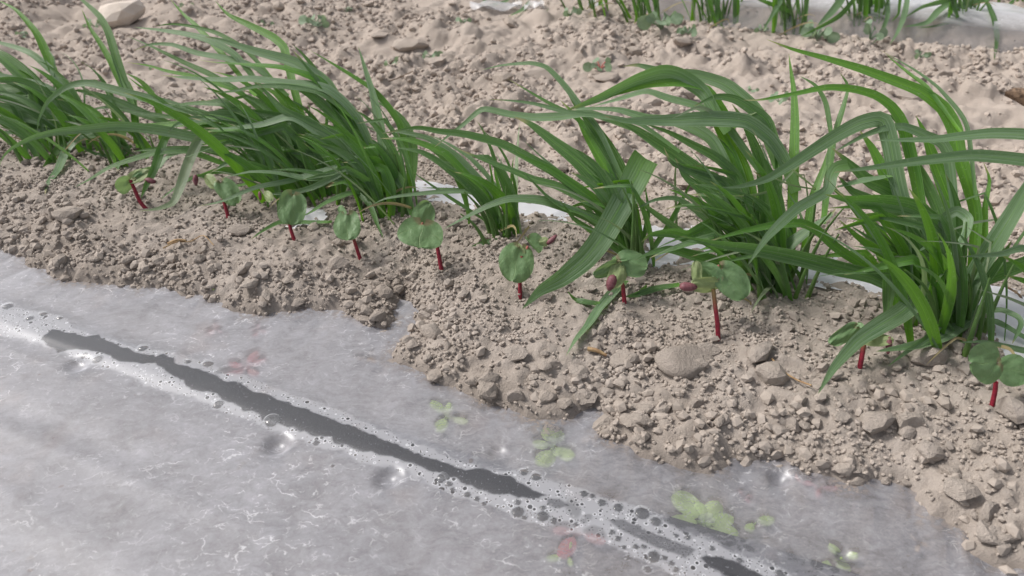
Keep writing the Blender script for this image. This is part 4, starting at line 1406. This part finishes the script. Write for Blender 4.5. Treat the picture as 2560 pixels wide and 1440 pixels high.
tuft(2720, 900, 'wheat plant outside the right edge whose long blades reach in', [
    (42, .0, [(2720, 700), (2680, 430), (2630, 352), (2560, 338), (2480, 335), (2400, 342), (2330, 350), (2185, 351)], dict(mat=M_BLADE2, roll=.05)),
    (36, .0, [(2730, 700), (2690, 450), (2620, 412), (2557, 400), (2432, 389), (2303, 402), (2174, 420), (2085, 431)], dict(mat=M_BLADE2, roll=.05)),
    (22, -.02, [(2700, 760), (2640, 650), (2560, 620), (2500, 635), (2400, 642)], WAX_SHEEN),
    (17, -.03, [(2700, 860), (2640, 890), (2560, 877), (2463, 855), (2396, 856)], WAX_SHEEN),
    (10, -.02, [(2680, 830), (2600, 780), (2520, 745), (2440, 722)], FADE),
], fills=6, nstem=6, hstem=.07, L=(.08, .12), wind=.5)

# ---- the next row, mostly above the frame
G2 = 'wheat plants of the background row'
def far_tuft(u, v, label, blades=(), fills=9, **kw):
    tuft(u, v, label, blades, fills=fills, nstem=kw.pop('nstem', 9), hstem=.09, L=(.12, .20), wind=.3, spread=kw.pop('spread', .018), group=G2, fw=(.008, .013), **kw)


far_tuft(1212, -45, 'leftmost background wheat plant, only its drooping tips in view', [
    (8, -.05, [(1225, -40), (1212, 0), (1205, 20), (1183, 31)]), (8, -.05, [(1300, -40), (1267, 2), (1208, 18), (1188, 30)])], fills=2, nstem=4)
far_tuft(1400, -40, 'background wheat plant with two blades hanging into the picture top', [
    (17, -.06, [(1390, -50), (1337, 0), (1306, 25), (1270, 42)], WAX_SHEEN), (15, -.06, [(1440, -50), (1402, 0), (1375, 25), (1347, 48)], DRK)], fills=3, nstem=4)
far_tuft(1480, 8, 'short background wheat tuft left of the film bed', [], fills=4, nstem=5)
far_tuft(1622, 16, 'background wheat tuft on bare soil at the left end of the film', [(12, -.04, [(1620, 10), (1600, -5), (1560, -25)])], fills=6, nstem=8)
far_tuft(1790, 26, 'background wheat tuft with straw at its foot', [], fills=8, nstem=12, spread=.024)
far_tuft(1972, 38, 'background wheat tuft rising from white film beside a pale lump', [
    (13, -.08, [(1975, -40), (1952, 0), (1929, 40), (1907, 77)], WAX_SHEEN), (12, -.04, [(1975, 30), (1944, 16), (1890, -3)], DRK)], fills=9, nstem=12)
far_tuft(2165, 44, 'background wheat tuft with long blades arching down over the film', [
    (21, -.08, [(2130, -50), (2102, 0), (2075, 35), (2040, 68)], WAX_SHEEN), (11, -.08, [(2170, -40), (2134, 0), (2094, 43), (2000, 93)], DRK),
    (12, -.10, [(2215, -50), (2219, 0), (2218, 42), (2202, 83), (2182, 110)], WAX_SHEEN), (14, -.10, [(2270, -50), (2268, 0), (2260, 42), (2243, 83), (2224, 112)], WAX_SHEEN),
    (8, -.07, [(2255, -40), (2248, 10), (2245, 35), (2228, 55)])], fills=9, nstem=14)
far_tuft(2392, 46, 'background wheat tuft with a single blade hanging to the soil', [
    (12, -.06, [(2440, -30), (2368, 0), (2306, 17), (2262, 44)], WAX_SHEEN), (17, -.08, [(2420, -30), (2379, 4), (2347, 27), (2316, 58), (2254, 68)], WAX_SHEEN),
    (14, -.12, [(2440, -20), (2468, 8), (2485, 52), (2491, 94), (2485, 152)], DRK), (10, -.06, [(2420, 20), (2390, 50), (2340, 66), (2290, 70)], DRK),
    (20, -.03, [(2480, -10), (2440, 5), (2400, 15), (2370, 20)], WAX_SHEEN)], fills=10, nstem=12)
far_tuft(2572, 22, 'background wheat tuft cut by the top right corner', [(8, -.05, [(2560, -30), (2535, 0), (2493, 44)])], fills=8, nstem=10)


# ------------------------------------------------------------------ broad leaves
def leaf(name, A, T, W, mat, parent, roll=0.0, droop=.12, cup=.15, notch=.16, point=.0, ns=9, nc=9, fold=0.0):
    """a broad leaf from its stalk end A to its tip T, W wide, rolled about its own axis"""
    A = np.array(A); T = np.array(T)
    ax = T - A; L = np.linalg.norm(ax); t = ax / L
    ref = norm(A - CAMP)
    w = norm(np.cross(t, ref)); nn = np.cross(w, t)
    w2 = w * math.cos(roll) + nn * math.sin(roll); n2 = np.cross(w2, t)
    if n2[2] < 0:
        n2 = -n2
    V, UV = [], []
    ph = rng.uniform(0, 6)
    for i in range(ns):
        s = i / (ns - 1)
        th = math.pi * (.02 + .96 * s)
        s1 = .5 - .5 * math.cos(th)
        hw = math.sin(th) ** (.72 + point) * W / 2
        for j in range(nc):
            c = j / (nc - 1) * 2 - 1
            back = notch * L * (abs(c) ** 2) * (1 - s1) * (1 - .2 * s1)
            p = A + t * (s1 * L - back) + w2 * hw * c
            p = p - n2 * (droop * L * s1 ** 2 + fold * hw * abs(c)) + n2 * cup * hw * c * c * (1 - .5 * s1)
            p = p + n2 * .035 * L * math.sin(5 * c + 4 * s1 + ph) + n2 * .02 * L * math.sin(11 * c - 7 * s1 + 2 * ph) + w2 * hw * .05 * math.sin(6 * s1 + ph + c)
            V.append(p); UV.append(((c + 1) / 2, s1))
    return mesh_np(name, V, grid_faces(ns, nc), mat, parent, uv=UV)


def ellipsoid(name, c, ax, r1, r2, mat, parent):
    v, f = ico(2)
    d = norm(np.array(ax))
    a = norm(np.cross(d, np.array([.2, .3, 1.]))); b = np.cross(d, a)
    tp = 1 - .18 * v[:, 2]
    V = np.array(c) + v[:, 2:3] * d * r1 + (v[:, 0:1] * a + v[:, 1:2] * b * .85) * r2 * tp[:, None]
    return mesh_np(name, V, f, mat, parent)


def px3(u, v, z):
    return P(u, v, z)


def seedling(base, stem, label, leaves, coat=None, bud=None, greening=0.0, thick=5.5, extra=None):
    x, y, z = hit(*base)
    g = gz(x, y)
    t = empty('cotton_seedling', (x, y, g), label, 'cotton seedling', 'cotton seedlings in a row')
    zz = z - .002
    pts = [np.array([x, y, g - .006])] + [px3(u, v, zz - .002 * i) for i, (u, v) in enumerate(stem)]
    pts[1] = pts[1]
    r = thick / FPX * z
    tube('stem', catmull(pts, 16), r * 1.05, r * .85, M_RED, t, 9, {'greening': greening})
    for (a, tp, w, dzt, roll, mat, *kw) in leaves:
        k = kw[0] if kw else {}
        za = zz - .003 + k.pop('za', 0.0)
        k.setdefault('fold', .14)
        leaf('cotyledon', px3(*a, za), px3(*tp, za + dzt), .94 * w / FPX * z, mat, t, roll, ns=13, nc=11, **k)
    if coat:
        (u, v), l, w, ang, dz = coat
        c = px3(u, v, zz + dz)
        d = px3(u + 10 * math.cos(ang), v + 10 * math.sin(ang), zz + dz) - c
        ellipsoid('seed_coat', c, d, l / FPX * z / 2, w / FPX * z / 2, M_SEED, t)
    if bud:
        (u, v), s = bud
        c = px3(u, v, zz - .002)
        ellipsoid('bud', c, (0.1, 0, 1), s / FPX * z, s * .5 / FPX * z, M_BUD, t)
    return t


seedling((377, 531), [(352, 507), (337, 475), (326, 450)], 'leftmost cotton seedling with a bent red stem under drooping blades', [
    ((322, 450), (290, 474), 48, -.006, .5, M_COT, dict(fold=.25)), ((326, 450), (372, 424), 40, .004, .7, M_COTP, dict(cup=.4)),
    ((340, 446), (385, 420), 30, .010, .2, M_COT)], ((376, 452), 30, 17, .25, -.004), None, 0, 5.0)
seedling((573, 551), [(563, 515), (552, 478)], 'second cotton seedling from the left, half hidden by wheat blades', [
    ((553, 455), (592, 505), 56, -.006, .2, M_COT), ((535, 462), (508, 440), 34, .004, .4, M_COTP, dict(fold=.4))], ((489, 450), 28, 14, 1.5, -.004), None, .3, 4.6)
seedling((741, 608), [(730, 583), (722, 555)], 'cotton seedling with one broad hanging leaf before the large tuft', [
    ((733, 487), (727, 560), 76, -.010, .1, M_COT, dict(droop=.05)), ((676, 500), (658, 476), 24, .004, .3, M_COTP, dict(fold=.5))], ((650, 490), 24, 9, 1.45, 0), None, 0, 4.8)
seedling((905, 652), [(891, 618), (882, 590)], 'cotton seedling with a single cupped bright leaf left of the notch', [
    ((868, 536), (868, 599), 70, -.010, -.1, M_COT, dict(droop=.05, cup=.25)), ((862, 540), (840, 524), 34, .006, .8, M_COT, dict(fold=.5))], None, None, .35, 4.8)
seedling((1106, 686), [(1099, 648), (1090, 605), (1075, 575), (1058, 563)], 'cotton seedling with two broad pale leaves in the middle', [
    ((1056, 562), (1048, 618), 120, -.012, .05, M_COT, dict(notch=.30, droop=.02, za=-.012)), ((1048, 562), (1078, 503), 62, .012, -.2, M_COT)], None, ((1056, 561), 7), 0, 5.2)
seedling((1300, 746), [(1300, 715), (1299, 680), (1305, 640)], 'cotton seedling with one rounded leaf and one tightly curled leaf', [
    ((1300, 620), (1280, 702), 92, -.012, .1, M_COT, dict(droop=.04)), ((1318, 600), (1352, 628), 52, -.004, 1.0, M_COT, dict(cup=1.2)), ((1350, 606), (1372, 600), 26, 0, .2, M_COTP, dict(fold=.5)),
    ((1310, 632), (1294, 610), 14, .0, .3, M_COTP)], ((1380, 599), 36, 15, -.75, -.002), ((1318, 622), 9), .3, 5.2)
seedling((1563, 776), [(1560, 742), (1557, 715), (1552, 690)], 'cotton seedling with a hanging purple seed coat below folded leaves', [
    ((1548, 652), (1618, 668), 72, -.004, .1, M_COT), ((1540, 660), (1488, 690), 38, -.006, .4, M_COT, dict(cup=.4)), ((1555, 662), (1535, 708), 50, -.012, .1, M_COTP, dict(droop=.3, fold=.3)),
    ((1545, 650), (1575, 630), 50, .012, .9, M_COT)], ((1528, 707), 42, 25, 1.85, -.020), ((1553, 653), 8), .6, 5.6)
seedling((1798, 857), [(1794, 815), (1788, 765), (1783, 722)], 'tallest cotton seedling with its seed coat still on a folded leaf', [
    ((1803, 670), (1864, 744), 80, -.006, .1, M_COT), ((1795, 700), (1738, 668), 60, .004, .5, M_COT, dict(fold=.35)), ((1790, 712), (1735, 715), 46, -.010, .3, M_COTP, dict(fold=.3)),
    ((1742, 700), (1738, 652), 30, 0, .2, M_COTP, dict(fold=.6))], ((1721, 717), 46, 27, .05, -.012), ((1795, 668), 8), 1.0, 6.0)
seedling((2146, 937), [(2153, 900), (2160, 862), (2165, 845)], 'crumpled cotton seedling partly covered by a drooping wheat blade', [
    ((2138, 818), (2082, 858), 42, -.008, .2, M_COT), ((2165, 850), (2235, 845), 38, -.006, .5, M_COTP, dict(fold=.3)), ((2175, 840), (2195, 812), 34, .008, .3, M_COT),
    ((2150, 840), (2140, 806), 34, .004, .6, M_COT, dict(fold=.5))], ((2222, 864), 46, 16, 1.7, -.006), None, .9, 6.4)
seedling((2477, 1032), [(2483, 1000), (2488, 975), (2490, 955)], 'rightmost cotton seedling with two open spread leaves', [
    ((2496, 906), (2430, 908), 108, -.010, .0, M_COT, dict(droop=.05, za=-.006)), ((2504, 920), (2578, 934), 84, -.004, .1, M_COT)], None, None, 0, 6.2)


def weed(u, v, size, label, mat, group, n=6, under=False, spread=1.0, rise=.5, stemmat=None, round_=False):
    """a small broad-leaved weed: leaves on short stalks around a crown"""
    x, y, z = hit(u, v)
    g = gz(x, y)
    R = size / FPX * z / 2
    t = empty('weed_seedling', (x, y, g), label, 'weed', group)
    a0 = rng.uniform(0, 6)
    for i in range(n):
        az = a0 + i * 2.399 + rng.normal(0, .2)
        rr = R * (.45 + .55 * ((i + 1) / n)) * rng.uniform(.85, 1.1) * spread
        hgt = (R * rise * rng.uniform(.4, 1.2)) if not under else rng.uniform(.002, .006)
        p0 = np.array([x, y, g + .001])
        p1 = np.array([x + math.cos(az) * rr * .45, y + math.sin(az) * rr * .45, g + hgt * .8 + .001])
        p2 = np.array([x + math.cos(az) * rr, y + math.sin(az) * rr, g + hgt * .9 + .001])
        if under:
            p1[2] = -.0030 - .0006 * (i % 3); p2[2] = -.0024 - .0006 * (i % 3)      # lifted against the sheet
        tube('leaf_stalk', catmull([p0, .5 * (p0 + p1) + np.array([0, 0, hgt * .15]), p1], 6), R * .045, R * .035, stemmat or mat, t, 5)
        leaf('leaf', p1, p2, rr * (.55 if not round_ else .75), mat, t, rng.normal(0, .25) + (.0 if not under else 0), droop=.04 if under else .15, cup=.0 if under else .15, notch=.05, point=.15, ns=7, nc=5) if not under else \
            flat_leaf(t, p1, p2, rr * (.62 if not round_ else .85), mat)
    return t


def flat_leaf(parent, A, T, W, mat):
    """leaf pressed flat against the plastic"""
    ax = T - A; L = np.linalg.norm(ax); t = ax / L
    w = norm(np.array([-t[1], t[0], 0]))
    V, UV = [], []
    for i in range(8):
        s = i / 7
        th = math.pi * (.03 + .94 * s); s1 = .5 - .5 * math.cos(th)
        for j in range(5):
            c = j / 2 - 1
            V.append(A + t * s1 * L + w * math.sin(th) ** .8 * W / 2 * c - np.array([0, 0, .0012 * c * c]))
            UV.append(((c + 1) / 2, s1))
    return mesh_np('leaf', V, grid_faces(8, 5), mat, parent, uv=UV)


GW = 'weeds in the trough'
weed(1650, 98, 120, 'bushy grey green weed just below the left end of the far film', M_WEED, GW, 11)
weed(1716, 104, 74, 'smaller weed touching the bushy weed near the far film', M_WEED, GW, 8)
weed(2042, 104, 112, 'leafy weed at the foot of the far film under a hanging blade', M_WEED, GW, 11)
weed(2170, 118, 84, 'weed with one upright leaf right of the leafy weed', M_WEED, GW, 6, rise=1.0)
weed(1500, 178, 92, 'weed with a reddish heart in the trough', M_WEED, GW, 7, stemmat=M_BUD)
weed(1078, 146, 66, 'small weed beside the rounded boulder like clod', M_WEED, GW, 6)
weed(978, 192, 66, 'grey weed seedling right of the tall upright blade', M_WEED, GW, 5)
weed(795, 88, 90, 'flat pale weed above the large dense tuft', M_WEED, GW, 8)
weed(672, 80, 40, 'tiny weed near the top blade of the dense tuft', M_WEED, GW, 4)
weed(238, 70, 80, 'shaded weed beside the big pale block', M_WEED, GW, 7)
weed(582, 16, 66, 'weed at the top edge left of centre', M_WEED, GW, 5)
weed(880, 40, 34, 'faint tiny weed in the upper trough', M_WEED, GW, 4)
weed(1942, 284, 66, 'weed seen between blades of the centre right tuft', M_WEED, GW, 5, round_=True)
weed(1880, 236, 48, 'small weed behind the bent blade tips', M_WEED, GW, 4)
weed(2432, 208, 60, 'faint thin weed in the right of the trough', M_WEED, GW, 5)
weed(390, 190, 40, 'weed with a pink shoot behind the left blades', M_WEED, GW, 4, stemmat=M_BUD)
weed(2060, 712, 44, 'tiny dark sprig standing against the white film strip', M_SEED, GW, 4, rise=1.3)
weed(1530, 330, 36, 'tiny green sprout below the crossing blade tips', M_WEED, GW, 3)
weed(1425, 60, 60, 'small weed left of the bushy weed in the far trough', M_WEED, GW, 6)
weed(1905, 80, 56, 'small weed between the two leafy weeds below the far film', M_WEED, GW, 6)
weed(2300, 150, 56, 'small weed right of the one with an upright leaf', M_WEED, GW, 6)
weed(1160, 70, 44, 'tiny weed above the rounded boulder like clod', M_WEED, GW, 5)
weed(60, 92, 50, 'small weed at the far left behind the leaning blades', M_WEED, GW, 5)
weed(470, 28, 56, 'small weed right of the big pale block', M_WEED, GW, 6)
GU = 'weeds pressed under the film'
for px, py, R, pal, lab, lv in UNDER_LEAVES:
    m = {'Y': M_WEEDY, 'R': M_WEEDR, 'S': M_STRAW}[pal]
    g = gz(px, py)
    t = empty('weed_seedling', (px, py, g), lab, 'weed', GU)
    for i, (A_, T_, W_) in enumerate(lv):
        p0 = np.array([px, py, g + .001])
        p1 = np.array([A_[0], A_[1], -.0028 - .0005 * (i % 3)]); p2 = np.array([T_[0], T_[1], -.0022 - .0005 * (i % 3)])
        tube('leaf_stalk', catmull([p0, .5 * (p0 + p1) + np.array([0, 0, .001]), p1], 6), R * .05, R * .04, m, t, 5)
        flat_leaf(t, p1, p2, W_, m)

# litter
def litter(name, pts, r0, r1, mat, label, cat, lift=.003):
    p3 = []
    for u, v in pts:
        x, y, z = hit(u, v)
        p3.append((x, y, gz(x, y) + lift))
    o = tube(name, catmull(p3, 14), r0, r1, mat, None, 6)
    return tag(o, label, cat, 'plant litter')


litter('straw', [(415, 645), (445, 628), (480, 618), (515, 616), (540, 636)], .0007, .0004, M_STRAW, 'curved dry root fibre lying on soil above the film', 'straw', .005)
litter('straw', [(425, 628), (448, 624), (470, 622)], .0016, .0010, M_STRAW, 'short orange straw bit beside the curved root fibre', 'straw', .004)
litter('twig', [(1468, 888), (1490, 893), (1515, 899)], .0018, .0012, M_STRAW, 'brown broken twig left of the largest smooth clod', 'twig', .004)
litter('straw', [(1925, 915), (1950, 945), (1985, 970), (2020, 995)], .0008, .0006, M_STRAW, 'long thin straw on soil left of the drooping blade tip', 'straw', .004)
litter('twig', [(2500, 740), (2545, 752), (2580, 772)], .0010, .0008, M_BARK, 'thin brown twig over the white film at the right edge', 'twig', .008)
litter('straw', [(975, 228), (1005, 222), (1035, 212)], .0010, .0007, M_BARK, 'thin dark twig in the trough behind the tall blade', 'twig', .006)
x, y, z = hit(2548, 282)
me = CLOD_MESHES[3].copy(); me.materials.clear(); me.materials.append(M_BARK)
o = bpy.data.objects.new('bark_piece', me); o.location = (x + .012, y, gz(x, y) + .008); o.scale = (.028, .015, .018); o.rotation_euler = (0, .3, -.6)
C.objects.link(o); tag(o, 'dark piece of bark at the right edge of the trough', 'bark')
